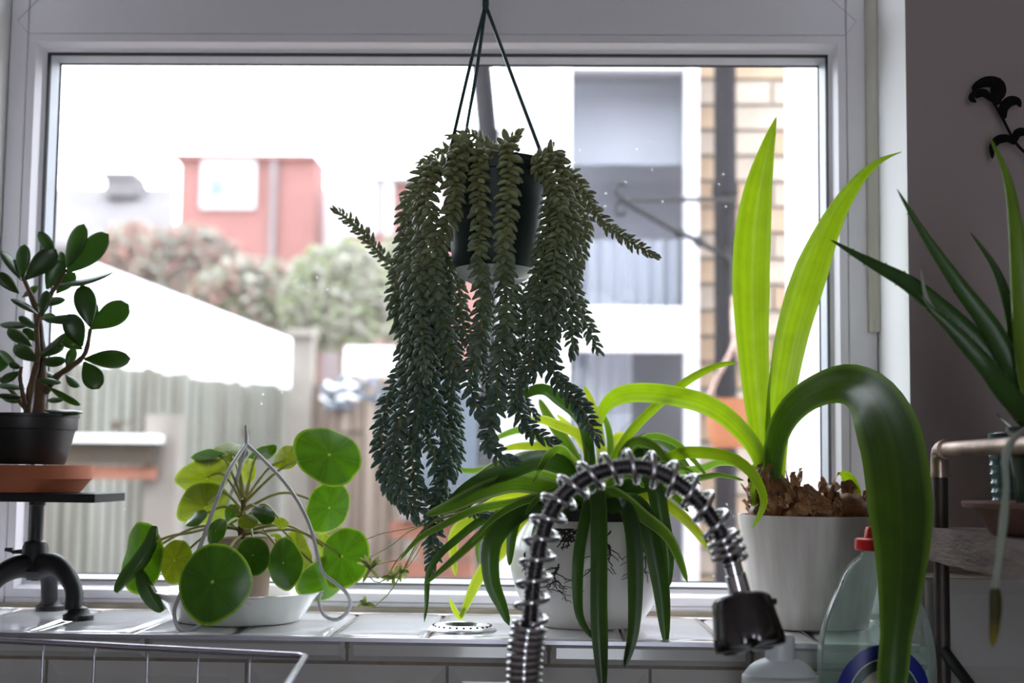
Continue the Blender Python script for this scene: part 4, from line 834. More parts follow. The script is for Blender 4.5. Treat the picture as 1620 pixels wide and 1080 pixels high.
def coil(s0, s1, turns, R0, wr, name, phase=0.0):
    pts = []; n = int(turns*22)
    for i in range(n+1):
        t = i/n; p, T = samp(s0+(s1-s0)*t); x = (V((0, -1, 0))-T*T.dot(V((0, -1, 0)))).normalized(); y = T.cross(x)
        a = 2*PI*turns*t+phase; pts.append(p+(x*math.cos(a)+y*math.sin(a))*R0)
    MB().tube(pts, wr, 8).build(name, M['chrome'], tap, angle=180)
coil(0.005, sA, (sA-0.005)/(10.4*q), 24.5*q, 5.0*q, 'spring', 0.0)
coil(sA, sB, 15.5, 25*q, 4.6*q, 'spring', 0.0)
coil(sB, sC, 3.6, 25*q, 4.9*q, 'spring', 2.0)
MB().lathe([(0.0005, 0), (0.027, 0), (0.027, 0.006), (0.019, 0.010), (0.019, 0.036), (0.0005, 0.036)], (base_x, YT, Z_CNT), 32).build('tap_base', M['chrome'], tap)
hd0 = at(1158, 888, YT); hd1 = at(1172, 944, YT); ax = (hd1-hd0).normalized(); L0 = (hd1-hd0).length
MB().lathe([(0.0004, 0), (14*q, 0), (14*q, L0*0.35), (16*q, L0*0.37), (17.5*q, L0*0.9), (26*q, L0*0.93), (26*q, L0), (0.0004, L0)], hd0, 28, ax).build('spray_neck', M['chrome'], tap)
hb = at(1188, 1026, YT-0.012); ax2 = (hb-hd1).normalized(); LH = (hb-hd1).length; x = V((0, -1, 0)); x = (x-ax2*x.dot(ax2)).normalized(); y = ax2.cross(x)
vs = []; fs = []; NN = 64; prof = [(0, 0.0), (36, 0.0), (40, 0.03), (43, 0.08), (46, 0.4), (50, 0.72), (51.5, 0.9), (50, 0.985), (44, 1.0), (0, 1.0)]
for k in range(NN):
    a = 2*PI*k/NN
    for j, (r_, h) in enumerate(prof):
        fl = 1-(0.05*max(0, math.cos(6*a))**2 if 0.35 < h < 0.99 and r_ > 30 else 0); sc_ = -0.09*max(0, math.cos(6*a))**2 if h > 0.85 and r_ > 30 else 0
        vs.append(hd1+(x*math.cos(a)+y*math.sin(a))*(max(r_, 0.2)*q*1.08*fl)+ax2*(LH*(h+sc_)))
m_ = len(prof)
for k in range(NN):
    for j in range(m_-1): fs.append((k*m_+j, ((k+1) % NN)*m_+j, ((k+1) % NN)*m_+j+1, k*m_+j+1))
M['darkchrome'] = pm('dark chrome', (0.13, 0.125, 0.13), 0.16, metal=1, nscale=6, namt=0.1)
MB().add(vs, fs).build('spray_head', M['darkchrome'], tap, angle=35)
MB().lathe([(0.0003, 0), (5*q, 0), (5.5*q, 0.004), (4*q, 0.0055), (0.0003, 0.0055)], at(1218, 951, YT), 14, RT).build('spray_button', M['blackpot'], tap)

# ================================================================ BOTTLES ON THE WORKTOP
def loft(secs, n=40, p=2.6):
    """rounded-rectangle loft; secs = (z, half width, half depth)"""
    mb = MB(); vs = []; fs = []
    for z, a, b in secs:
        for k in range(n):
            t = 2*PI*k/n; c, s_ = math.cos(t), math.sin(t)
            vs.append(V((a*math.copysign(abs(c)**(2/p), c), b*math.copysign(abs(s_)**(2/p), s_), z)))
    for i in range(len(secs)-1):
        for k in range(n): fs.append((i*n+k, i*n+(k+1) % n, (i+1)*n+(k+1) % n, (i+1)*n+k))
    fs.append(tuple(range(n-1, -1, -1))); fs.append(tuple((len(secs)-1)*n+k for k in range(n)))
    mb.add(vs, fs); return mb
def shift(mb, o):
    mb.v = [v+V(o) for v in mb.v]; return mb
YD = 1.372; q = mp(YD); dx = at(1386, 1000, YD).x; zz = lambda py: at(1386, py, YD).z
M['soap'] = glassmat('clear green plastic', 0.13, False, (0.80, 0.93, 0.87))
soap = thing('dish_soap_bottle', (dx, YD, Z_CNT), 'clear green dish soap bottle with a red cap behind the drooping leaf', 'bottle')
keys = [(Z_CNT+0.0005, 60*q), (Z_CNT+0.006, 68*q), (Z_CNT+0.03, 76*q), (zz(1120), 88*q), (zz(1070), 90*q), (zz(1030), 89*q), (zz(985), 81*q), (zz(940), 64*q), (zz(905), 48*q), (zz(888), 36*q), (zz(880), 26*q), (zz(877), 22*q), (zz(869), 21*q)]
ks = spline(keys, 30); dep = lambda a: 0.006+a*0.52
shift(loft([(k[0], k[1], dep(k[1])) for k in ks]), (dx, YD, 0)).build('bottle', M['soap'], soap, angle=180)
shift(loft([(zz(870), 30*q, 30*q), (zz(868), 32*q, 32*q), (zz(853), 31*q, 31*q), (zz(851), 28*q, 28*q), (zz(850.5), 17*q, 17*q), (zz(836), 15*q, 15*q), (zz(833), 13*q, 13*q)], p=2.0), (dx, YD, 0)).build('cap', M['redcap'], soap, angle=35)
def halfw(z):
    for a, b2 in zip(ks[:-1], ks[1:]):
        if a[0] <= z <= b2[0]: return a[1]+(b2[1]-a[1])*(z-a[0])/max(1e-9, b2[0]-a[0])
    return 80*q
def front(xo, z, off=0.0005):
    a = halfw(z); bb = dep(a); c = min(0.999, abs(xo)/a); return V((dx+xo, YD-bb*(1-c**2.6)**(1/2.6)-off, z))
lc = zz(1105)
def arch(name, r0, r1, mat, off, ky=1.22):
    vs = []; fs = []; n = 28; m2 = 5
    for i in range(n+1):
        a = PI*i/n
        for j in range(m2+1):
            r_ = (r0+(r1-r0)*j/m2)*q; vs.append(front(r_*math.cos(a), lc+r_*math.sin(a)*ky-0.00, off))
    for i in range(n):
        for j in range(m2): k = i*(m2+1)+j; fs.append((k, k+1, k+m2+2, k+m2+1))
    vs2 = [front((r0+(r1-r0)*j/m2)*q*sgn, lc-0.045*d, off) for sgn in (1, -1) for d in (0, 0.5, 1) for j in range(m2+1)]
    kk = len(vs); vs += vs2
    for s_ in range(2):
        for d in range(2):
            for j in range(m2): k = kk+(s_*3+d)*(m2+1)+j; fs.append((k, k+1, k+m2+2, k+m2+1))
    MB().add(vs, fs).build(name, mat, soap, angle=180)
M['lblue'] = pm('blue label print', (0.010, 0.022, 0.28), 0.4); M['lgreen'] = pm('green label print', (0.012, 0.07, 0.065), 0.4); M['lcream'] = pm('cream label print', (0.62, 0.60, 0.50), 0.5, nscale=20, namt=0.2); M['lwhite'] = pm('white label line', (0.75, 0.78, 0.78), 0.4)
arch('label_band', 56, 73, M['lblue'], 0.0005); arch('label_line', 54.5, 56, M['lwhite'], 0.0005); arch('label_band', 43, 54.5, M['lgreen'], 0.0005); arch('label_panel', 0.5, 43, M['lcream'], 0.0005)
MB().tube([front((-20+2*k)*q, lc-0.002+0.004, 0.0007) for k in range(20)], 0.0010, 4).build('label_line', pm('brown label line', (0.22, 0.09, 0.06), 0.5), soap)
YD2 = 1.29; q = mp(YD2); wx = at(1234, 1050, YD2).x; zz = lambda py: at(1234, py, YD2).z
wb = thing('white_plastic_bottle', (wx, YD2, Z_CNT), 'milky white plastic bottle under the spray head of the tap', 'bottle')
ks2 = spline([(Z_CNT+0.0005, 46*q), (Z_CNT+0.004, 54*q), (Z_CNT+0.03, 58*q), (zz(1090), 59*q), (zz(1068), 56*q), (zz(1054), 47*q), (zz(1045), 34*q), (zz(1041), 23*q), (zz(1036), 21*q)], 26)
shift(loft([(k[0], k[1], k[1]*0.72) for k in ks2], p=2.3), (wx, YD2, 0)).build('bottle', M['whiteplastic'], wb, angle=180)
shift(loft([(zz(1043), 22*q, 22*q), (zz(1042), 23*q, 23*q), (zz(1006), 22*q, 22*q), (zz(1003), 19*q, 19*q)], p=2.0), (wx, YD2, 0)).build('cap', M['whiteplastic'], wb, angle=35)

# ================================================================ STRAINER, DISH RACK
Yk = 1.515; q = mp(Yk); kc = V((at(731, 996, Yk).x, Yk, ZS+0.0006))
stn = thing('sink_strainer', kc, 'round perforated steel sink strainer lying on the tiled sill', 'strainer')
MB().lathe([(31*q, 0.0055), (40*q, 0.006), (50*q, 0.003), (54*q, 0.0008), (54*q, 0.0), (49*q, 0.0015), (40*q, 0.0045), (31*q, 0.004)], kc, 56, close=True).build('rim', M['steel'], stn)
MB().lathe([(31*q, 0.0052), (27*q, 0.001), (0.0004, 0.0006), (0.0004, 0.0), (28*q, 0.0002), (31*q, 0.004)], kc, 40).build('basket', M['steel'], stn)
hm = MB().lathe([(0.0002, 0.0), (2.0*q, 0.0), (2.0*q, 0.0008), (0.0002, 0.0008)], (0, 0, 0), 10).mesh('hole'); hm.materials.append(M['gasket'])
for k in range(26):
    a = 2*PI*k/26; place('perforation', hm, stn, BASE[stn], pos=kc+V((45*q*math.cos(a), 45*q*math.sin(a), 0.0044)))
rk = thing('dish_rack', at(300, 1080, 1.25)*1.0+V((0, 0, -0.13)), 'shiny metal wire dish rack in front of the wall tiles', 'dish rack')
zr_ = at(470, 1037, 1.25).z; c1 = V((at(484, 1037, 1.25).x, 1.25, zr_)); 
c0 = at(2, 1014, 1.25*1.06); c0 = V((c0.x, c0.y, zr_)); dirr = (c0-c1).normalized(); c0 = c1+dirr*0.44
cf = atz(455, 1083, zr_); dn = (cf-c1).normalized(); c3 = c1+dn*0.30; c2 = c0+dn*0.30
def rr_loop(z, ins, r_, nm):
    cc = [V((p.x, p.y, z)) for p in (c0, c1, c3, c2)]; m0 = sum(cc, V((0, 0, 0)))/4; cc = [p+(m0-p).normalized()*ins for p in cc]; pts = []
    for i in range(4):
        p = cc[i]; a = (cc[i-1]-p).normalized(); b2 = (cc[(i+1) % 4]-p).normalized()
        for t in (0, 0.25, 0.5, 0.75, 1): pts.append(p+a*0.012*(1-t)**2+b2*0.012*t*t)
    MB().tube(pts, r_, 8, closed=True).build(nm, M['rackwire'], rk, angle=180)
rr_loop(zr_, 0, 0.0030, 'top_rail'); rr_loop(zr_-0.10, 0.012, 0.0026, 'base_rail')
wxs = [2, 79, 158, 240, 318, 398]
for px in wxs:
    f = (at(px, 1020, c1.y+(c0.y-c1.y)*(484-px)/484*0.9).x-c1.x)/(c0.x-c1.x); p = c1+(c0-c1)*f
    MB().tube(spline([p, p+V((0, -0.001, -0.06)), p+dn*0.012+V((0, 0, -0.10)), p+dn*0.10+V((0, 0, -0.103)), p+dn*0.288+V((0, 0, -0.10)), p+dn*0.30+V((0, 0, -0.05)), p+dn*0.30], 26), 0.0014, 6).build('rack_wire', M['rackwire'], rk, angle=180)
for p in (c0, c1, c2, c3):
    m0 = (c0+c1+c2+c3)/4; pp = p+(m0-p).normalized()*0.02
    MB().lathe([(0.0003, 0), (0.006, 0), (0.006, pp.z-0.10-Z_CNT), (0.0003, pp.z-0.10-Z_CNT)], (pp.x, pp.y, Z_CNT), 12).build('rack_foot', M['rackwire'], rk)

# ================================================================ PIPE SHELF WITH THE ALOE
Yq = 1.40; px0 = at(1487, 760, Yq); xs = px0.x; rp = 0.0075
sh = thing('pipe_shelf', (xs+0.25, 1.2, Z_CNT), 'industrial shelf of dark pipe and rough wooden board in the corner', 'shelf')
zt = at(1487, 711, Yq).z; y1 = 0.93
MB().tube([V((xs, Yq, Z_CNT)), V((xs, Yq, zt-0.012))], rp, 16).build('pipe_post', M['pipe'], sh)
MB().tube([V((xs, Yq-0.012, zt)), V((xs, y1, zt))], rp, 16).build('pipe_rail', M['copper'], sh)
MB().tube(spline([V((xs, Yq, zt-0.026)), V((xs, Yq, zt-0.012)), V((xs, Yq-0.003, zt-0.003)), V((xs, Yq-0.012, zt)), V((xs, Yq-0.028, zt))], 16), rp*1.16, 16).build('pipe_elbow', M['copper'], sh)
for p, d in ((V((xs, Yq, zt-0.027)), V((0, 0, 1))), (V((xs, Yq-0.027, zt)), V((0, 1, 0)))):
    MB().lathe([(rp, 0), (rp*1.32, 0.0), (rp*1.32, 0.004), (rp, 0.004)], p, 18, d, close=True).build('pipe_ring', M['copper'], sh)
MB().tube([V((xs, y1, Z_CNT)), V((xs, y1, zt))], rp, 16).build('pipe_post', M['pipe'], sh)
for yy in (Yq, y1): MB().tube([V((xs+0.5, yy, Z_CNT)), V((xs+0.5, yy, zt))], rp, 16).build('pipe_post', M['pipe'], sh)
zb_ = at(1476, 834, 1.40).z; th_ = 52*mp(1.40)
bd = MB(); nseg = 16; rnd = random.Random(3); vs = []; fs = []
for i in range(nseg+1):
    yv = 1.412-(1.412-0.90)*i/nseg; j = rnd.uniform(-0.0008, 0.0008); j2 = rnd.uniform(-0.0012, 0.0010)
    vs += [(xs-0.0078+j*0.3, yv, zb_+j*0.3), (xs-0.0078+j*0.3, yv, zb_-th_+j2), (xs+0.55, yv, zb_-th_), (xs+0.55, yv, zb_)]
for i in range(nseg):
    for k in range(4): fs.append((i*4+k, i*4+(k+1) % 4, i*4+4+(k+1) % 4, i*4+4+k))
fs += [(3, 2, 1, 0), tuple(nseg*4+k for k in range(4))]
bd.add(vs, fs).build('shelf_board', M['wood'], sh, angle=30)
p0 = at(1496, 1040, 1.39); MB().tube([V((xs, 1.395, p0.z+0.006)), V((xs+0.03, 1.33, p0.z-0.05)), V((xs+0.05, 1.28, Z_CNT+0.004))], 0.0055, 10).build('pipe_brace', M['gasket'], sh)
# dish, pots
Yv = 1.225; q = mp(Yv); vx = at(1648, 800, Yv).x
dishc = V((vx, Yv, zb_+0.0006)); dh = at(1648, 795, Yv).z-zb_
dsh = MB().lathe([(0.0005, 0), (70*q, 0), (78*q, 0.002), (100*q, dh-0.006), (118*q, dh-0.005), (120*q, dh-0.001), (118*q, dh), (98*q, dh-0.002), (74*q, 0.005), (0.0005, 0.004)], dishc, 48).build('clay_dish', pm('dull brown clay', (0.24, 0.13, 0.095), 0.8, nscale=20, namt=0.35), None, loc=dishc)
tag(dsh, 'dull brown clay dish on the wooden shelf board', 'dish')
Yt2 = 1.362; q2 = mp(Yt2); tx = at(1604, 740, Yt2).x; th2 = at(1604, 686, Yt2).z-zb_
tp = thing('ribbed_pot', (tx, Yt2, zb_+0.0006), 'small turquoise ribbed pot behind the shelf pipe', 'pot')
pr2 = [(0.0004, 0), (30*q2, 0), (31*q2, 0.002)]
for k in range(9): h0 = 0.006+k*(th2-0.014)/9; pr2 += [(31*q2+k*0.7*q2, h0), (33.5*q2+k*0.7*q2, h0+0.003), (31.5*q2+k*0.7*q2, h0+0.006)]
pr2 += [(38*q2, th2-0.007), (39*q2, th2-0.001), (37*q2, th2), (34*q2, th2-0.008), (0.0004, th2-0.009)]
MB().lathe(pr2, (tx, Yt2, zb_+0.0006), 36).build('pot', M['turq'], tp)
MB().lathe([(0.0004, th2-0.001), (25*q2, th2+0.001), (35*q2, th2-0.002)], (tx, Yt2, zb_+0.0006), 24).build('soil', M['terrapale'], tp)
gx = at(1652, 760, Yv).x; gz = zb_+0.005; gh = at(1652, 676, Yv).z-gz
al = thing('potted_aloe', (gx, Yv, gz), 'aloe with long toothed leaves in a dark green pot on the shelf', 'potted plant')
MB().lathe([(0.0004, 0), (36*q, 0), (39*q, 0.003), (46*q, gh*0.5), (52*q, gh*0.8), (50*q, gh*0.88), (55*q, gh*0.95), (56*q, gh), (51*q, gh), (46*q, gh*0.8)], (gx, Yv, gz), 40).build('pot', M['dgreen'], al)
MB().lathe([(0.0004, gh*0.92), (30*q, gh*0.92), (50*q, gh*0.89)], (gx, Yv, gz), 30).build('soil', M['soil'], al)
def aloe(ctrl, w0, mat, thick=0.34, teeth=True):
    n = 26; P_ = pxs(ctrl, n); vs = []; fs = []; nr = 10; mb = MB(); tmb = MB()
    for i, p in enumerate(P_):
        t = i/n; T = (P_[min(n, i+1)]-P_[max(0, i-1)]).normalized(); v = p.normalized(); S_ = T.cross(v).normalized(); Nn = S_.cross(T)
        W = w0*mp(p.y)*0.5*((1-t)**0.75+0.02)*(0.9+0.35*math.sin(PI*t))
        for k in range(nr):
            a = 2*PI*k/nr; dn_ = math.sin(a); vs.append(p+S_*(math.cos(a)*W)+Nn*(W*thick*(dn_ if dn_ < 0 else dn_*0.35)))
        if teeth and i % 2 == 1 and i < n-2:
            for sg in (-1, 1):
                b0 = p+S_*(sg*W*0.97); e = 0.0012
                tmb.add([b0-T*e, b0+T*e, b0+S_*(sg*0.0016)+T*0.0012, b0+Nn*0.0007], [(0, 1, 2), (1, 3, 2), (3, 0, 2), (0, 3, 1)])
    for i in range(n):
        for k in range(nr): fs.append((i*nr+k, i*nr+(k+1) % nr, (i+1)*nr+(k+1) % nr, (i+1)*nr+k))
    fs += [tuple(range(nr-1, -1, -1)), tuple(n*nr+k for k in range(nr))]
    lf = mb.add(vs, fs).build('leaf', M[mat], al, angle=180)
    if teeth: tmb.build('leaf_teeth', M['runner'], lf, smooth=False)
aloe([(1640,672,1.22),(1612,640,1.22),(1560,560,1.225),(1500,500,1.23),(1440,450,1.24),(1390,422,1.25),(1350,400,1.26),(1314,379,1.27)], 42, 'aloe')
aloe([(1645,670,1.20),(1600,630,1.19),(1560,580,1.18),(1505,520,1.18),(1475,492,1.18),(1455,465,1.18)], 36, 'aloe')
aloe([(1635,660,1.21),(1610,600,1.21),(1572,525,1.21),(1520,455,1.21),(1465,375,1.215),(1419,299,1.22)], 36, 'aloe')
aloe([(1640,655,1.22),(1613,590,1.22),(1600,500,1.22),(1575,425,1.225),(1534,366,1.23)], 27, 'aloe')
aloe([(1645,655,1.20),(1628,590,1.19),(1617,480,1.19),(1608,370,1.19),(1593,280,1.195),(1566,217,1.20)], 38, 'aloey')
aloe([(1660,655,1.24),(1625,600,1.26),(1610,560,1.27),(1598,510,1.28)], 18, 'aloe', teeth=False)
aloe([(1500,520,1.215),(1478,495,1.212),(1463,462,1.21),(1457,424,1.21)], 12, 'deadleaf', teeth=False)
aloe([(1612,690,1.24),(1600,675,1.26),(1582,660,1.28),(1576,652,1.28)], 7, 'spiderd', teeth=False)
aloe([(1650,668,1.19),(1660,560,1.17),(1650,470,1.16),(1665,400,1.15)], 34, 'aloe')
MB().tube(pxs([(1640,672,1.18),(1608,690,1.10),(1591,720,1.085),(1592,770,1.08),(1587,830,1.078),(1580,890,1.076),(1574,935,1.075)], 20), [0.0028+0.0004*math.sin(i) for i in range(21)], 8).build('withered_leaf', M['deadleaf'], al)
mbt = pxs([(1574,930,1.075),(1575,955,1.075),(1574,985,1.075),(1570,1022,1.075)], 12)
MB().tube(mbt, [0.0032, 0.0042, 0.0046, 0.0048, 0.0048, 0.0046, 0.0045, 0.0042, 0.004, 0.0036, 0.003, 0.0022, 0.0010], 8).build('withered_tip', M['yellowtip'], al)

# ================================================================ BLACK LEAFY BRANCH ON THE WALL
Yo = Y_WALL-0.022
br = thing('black_leaf_branch', at(1600, 250, Yo), 'black dried leafy branch hung on the taupe wall', 'wall ornament')
MB().tube(pxs([(1568, 155, Yo), (1585, 185, Yo), (1602, 218, Yo), (1618, 238, Yo), (1650, 262, Y_WALL-0.006), (1690, 285, Y_WALL-0.003)], 16), 0.0015, 6).build('twig', M['drybranch'], br)
def curl(ctrl, wpx, roll=20): strap('leaf', ctrl, lambda t: wpx*math.sin(PI*min(1, 0.08+t*0.92))**0.7, 'ornleaf', br, roll=roll, fold=0.3, n=16)
M['ornleaf'] = M['drybranch']
curl([(1572,162,Yo),(1583,148,Yo-0.004),(1578,133,Yo-0.008),(1560,130,Yo-0.006),(1543,138,Yo+0.004),(1541,146,Yo+0.008)], 20)
curl([(1570,160,Yo),(1557,148,Yo-0.006),(1542,150,Yo-0.008),(1538,156,Yo-0.004),(1545,162,Yo)], 15)
curl([(1577,166,Yo),(1576,150,Yo-0.002),(1568,138,Yo-0.003)], 18)
curl([(1588,188,Yo),(1587,172,Yo-0.006),(1597,160,Yo-0.008),(1610,160,Yo-0.004),(1615,170,Yo)], 18)
curl([(1606,228,Yo),(1596,220,Yo-0.006),(1580,221,Yo-0.008),(1571,232,Yo-0.004),(1570,252,Yo+0.004)], 15)
curl([(1606,224,Yo),(1608,212,Yo-0.006),(1618,208,Yo-0.008),(1634,212,Yo-0.004)], 15)
# ================================================================ OUTDOORS
ZG = -1.30
gd = MB().add([(-60, 1.86, ZG), (60, 1.86, ZG), (60, 90, ZG), (-60, 90, ZG)], [(0, 1, 2, 3)]).build('ground', M['ground'], None, loc=(0, 40, ZG), smooth=False); struct(gd)
def rect(name, mat, parent, x0, y0, x1, y1, Y, d, proud=0.0, smooth=False):
    ym = (max(60, y0)+min(940, y1))/2; a = at(x0, ym, Y); b = at(x1, ym, Y); zt_ = (at(x0, y0, Y).z+at(x1, y0, Y).z)/2; zb2 = (at(x0, y1, Y).z+at(x1, y1, Y).z)/2
    return MB().box((a.x, Y-proud, max(ZG, zb2)), (b.x, Y+d, zt_)).build(name, M[mat], parent, smooth=smooth)
def root(name, px, Y, label, cat, group=None): return thing(name, (at(px, 740, Y).x, Y, ZG), label, cat, group)
# fences: every board its own part
def fence(a, b, ztop, pitch, mat, label, rnds):
    a, b = V(a), V(b); n = int((b-a).length/pitch); u = (b-a)/n; un = u.normalized(); nn = V((un.y, -un.x, 0))
    t = thing('garden_fence', (a+b)/2*1.0+V((0, 0, ZG-(a.z+b.z)/2)), label, 'fence'); rn = random.Random(rnds)
    for i in range(n):
        p = a+u*i; w_ = u.length*rn.uniform(0.70, 0.80); o_ = nn*rn.uniform(-0.004, 0.004); z1_ = ztop+rn.uniform(-0.012, 0.012)
        q0 = p+o_; q1 = p+un*w_+o_; bk = -nn*0.018
        mb = MB().add([(q0.x, q0.y, ZG), (q1.x, q1.y, ZG), (q1.x+bk.x, q1.y+bk.y, ZG), (q0.x+bk.x, q0.y+bk.y, ZG), (q0.x, q0.y, z1_), (q1.x, q1.y, z1_), (q1.x+bk.x, q1.y+bk.y, z1_), (q0.x+bk.x, q0.y+bk.y, z1_)],
                      [(0,3,2,1),(4,5,6,7),(0,1,5,4),(1,2,6,5),(2,3,7,6),(3,0,4,7)])
        mb.build('board', M[mat+('' if rn.random() < 0.6 else 'b')], t, smooth=False)
    for z in (ztop-0.25, ztop-0.9, ZG+0.25):
        c0_, c1_ = a-nn*0.024, b-nn*0.024; MB().tube([V((c0_.x, c0_.y, z)), V((c1_.x, c1_.y, z))], 0.03, 4).build('rail', M['fencegap'], t, smooth=False)
    back = -nn*0.055
    MB().add([(a.x+back.x, a.y+back.y, ZG), (b.x+back.x, b.y+back.y, ZG), (b.x+back.x, b.y+back.y, ztop-0.03), (a.x+back.x, a.y+back.y, ztop-0.03)], [(0, 1, 2, 3)]).build('gap_shade', M['fencegap'], t, smooth=False)  # dark sheet added to paint the shade between the boards
    return t
zf = at(210, 572, 5.6).z
fa = at(20, 740, 5.2); fb = at(462, 740, 7.4)
fa = fb+(fa-fb)*2.2
fence((fa.x, fa.y, 0), (fb.x, fb.y, 0), zf, 0.078, 'fence', 'grey weathered board fence behind the jade plant', 2)
fc = at(496, 740, 7.2); fd = at(665, 740, 6.6)
fence((fc.x, fc.y, 0), (fd.x, fd.y, 0), at(560, 602, 7.0).z, 0.095, 'fence2', 'brown board fence behind the trailing succulent', 4)
po = root('fence_post', 472, 7.1, 'tall timber fence post between the grey and brown fences', 'post')
rect('post_shaft', 'post', po, 456, 530, 490, 1400, 7.1, 0.1)
rect('post_cap', 'post', po, 452, 520, 494, 531, 7.06, 0.18)
# planter / bench ledge against the grey fence
bn = root('garden_bench', 170, 4.7, 'pale topped timber garden ledge in front of the grey fence', 'bench')
rect('bench_top', 'canvas', bn, 60, 686, 246, 699, 4.55, 0.35); rect('bench_apron', 'fencegap', bn, 62, 699, 240, 735, 4.60, 0.05); rect('bench_slat', 'brick3', bn, 62, 737, 245, 757, 4.62, 0.03)
rect('bench_post', 'post', bn, 226, 655, 276, 1500, 4.66, 0.1); rect('bench_post', 'post', bn, 20, 690, 60, 1500, 4.70, 0.1)
# white garden gazebo beyond the fence
gz_ = root('garden_gazebo', 300, 9.0, 'white canvas gazebo roof sloping behind the grey fence', 'gazebo')
pk = at(120, 405, 9.0); e0 = at(-60, 560, 8.4); e1 = at(456, 545, 8.4); e2 = at(470, 540, 9.6); e3 = at(-60, 545, 9.6)
val = V((0, 0, -0.30)); vs = [pk, e0, e1, e2, e3, e0+val, e1+val, e2+val, e3+val]
MB().add(vs, [(0, 1, 2), (0, 2, 3), (0, 3, 4), (0, 4, 1)]).build('canopy', M['canvas'], gz_, smooth=False)
MB().add(vs, [(1, 5, 6, 2), (2, 6, 7, 3), (3, 7, 8, 4), (4, 8, 5, 1)]).build('valance', M['canvas'], gz_, smooth=False)
for e in (e0, e1, e2, e3): MB().tube([V((e.x, e.y, ZG)), e], 0.025, 8).build('gazebo_leg', M['canvas'], gz_)
g2 = root('garden_parasol', 585, 9.5, 'small white canvas shelter beyond the brown fence', 'shelter')
MB().box((at(545, 585, 9.5).x, 9.5, at(545, 590, 9.5).z), (at(622, 585, 9.5).x, 10.3, at(545, 548, 9.5).z)).build('canopy', M['canvas'], g2, smooth=False)
for x in (552, 615): MB().tube([V((at(x, 600, 9.6).x, 9.6, ZG)), at(x, 560, 9.6)], 0.03, 8).build('shelter_leg', M['canvas'], g2)
nt_ = root('dark_netting', 560, 6.6, 'crumpled dark netting draped over the brown fence', 'netting')
rn = random.Random(8)
for k in range(26):
    x = rn.uniform(505, 640); yk = 7.16-0.6*(x-488)/177; y = 560+abs(x-560)*0.25+rn.uniform(0, 40)
    strap('net_fold', [(x, y+28, yk), (x+rn.uniform(-10, 25), y+28+rn.uniform(4, 16), yk-0.03), (x+rn.uniform(10, 45), y+28+rn.uniform(-6, 18), yk-0.1)], rn.uniform(5, 11), ['bluedark', 'canvas', 'bluedark'][k % 3], nt_, n=6, ncross=2)
# houses across the gardens
h1 = root('terrace_house', 180, 33, 'pale grey terrace house with a chimney at the left', 'house')
rect('house_wall', 'greywall', h1, -60, 385, 274, 900, 33, 3)
rf = MB(); a, b, c, d = at(-60, 385, 32.6), at(276, 385, 32.6), at(276, 297, 36), at(-60, 297, 36); rf.add([a, b, c, d, a+V((0, 0, -.15)), b+V((0, 0, -.15)), c+V((0, 0, -.15)), d+V((0, 0, -.15))], [(0, 1, 2, 3), (4, 7, 6, 5), (0, 4, 5, 1), (1, 5, 6, 2), (2, 6, 7, 3), (3, 7, 4, 0)])
rf.build('roof', M['slate'], h1, smooth=False)
rect('chimney', 'slate', h1, 166, 279, 218, 310, 35, 0.8); rect('chimney_cap', 'slate', h1, 158, 271, 212, 280, 34.9, 1.0)
for k in range(3): 
    w_ = rect('window', 'render', h1, 60+k*70, 420, 100+k*70, 490, 33, 0.2, 0.08); rect('pane', 'bluepane', w_, 65+k*70, 426, 95+k*70, 486, 33, 0.2, 0.1)
h2 = root('brick_dormer_house', 385, 31, 'red brick house with one white window above the bushes', 'house')
rect('house_wall', 'brickred', h2, 275, 247, 494, 900, 31, 1.2); rect('roof_edge', 'brickred', h2, 271, 243, 497, 250, 30.8, 1.4)
w_ = rect('window', 'render', h2, 320, 255, 406, 331, 31, 0.3, 0.12)
rect('pane', 'bluepane', w_, 333, 284, 357, 312, 31, 0.1, 0.14); rect('pane', 'bluepane', w_, 372, 305, 390, 316, 31, 0.1, 0.14)
rect('drain_pipe', 'greywall', h2, 428, 250, 436, 500, 31, 0.1, 0.15)
h3 = root('bay_window_house', 620, 30, 'red brick house with white bay windows behind the trailing succulent', 'house')
rect('house_wall', 'brickred', h3, 542, 284, 800, 900, 30, 2); rect('roof_edge', 'greywall', h3, 540, 280, 802, 287, 29.8, 2.2)
for x0, x1 in ((543, 598), (607, 622), (650, 700)):
    w_ = rect('window', 'render', h3, x0, 289, x1, 372, 30, 0.3, 0.15); rect('pane', 'canvas', w_, x0+4, 296, x1-4, 362, 30, 0.1, 0.17)
h4 = root('white_gabled_house', 515, 34, 'white rendered house side between the two brick houses', 'house')
rect('house_wall', 'render', h4, 480, 300, 560, 900, 34, 3)
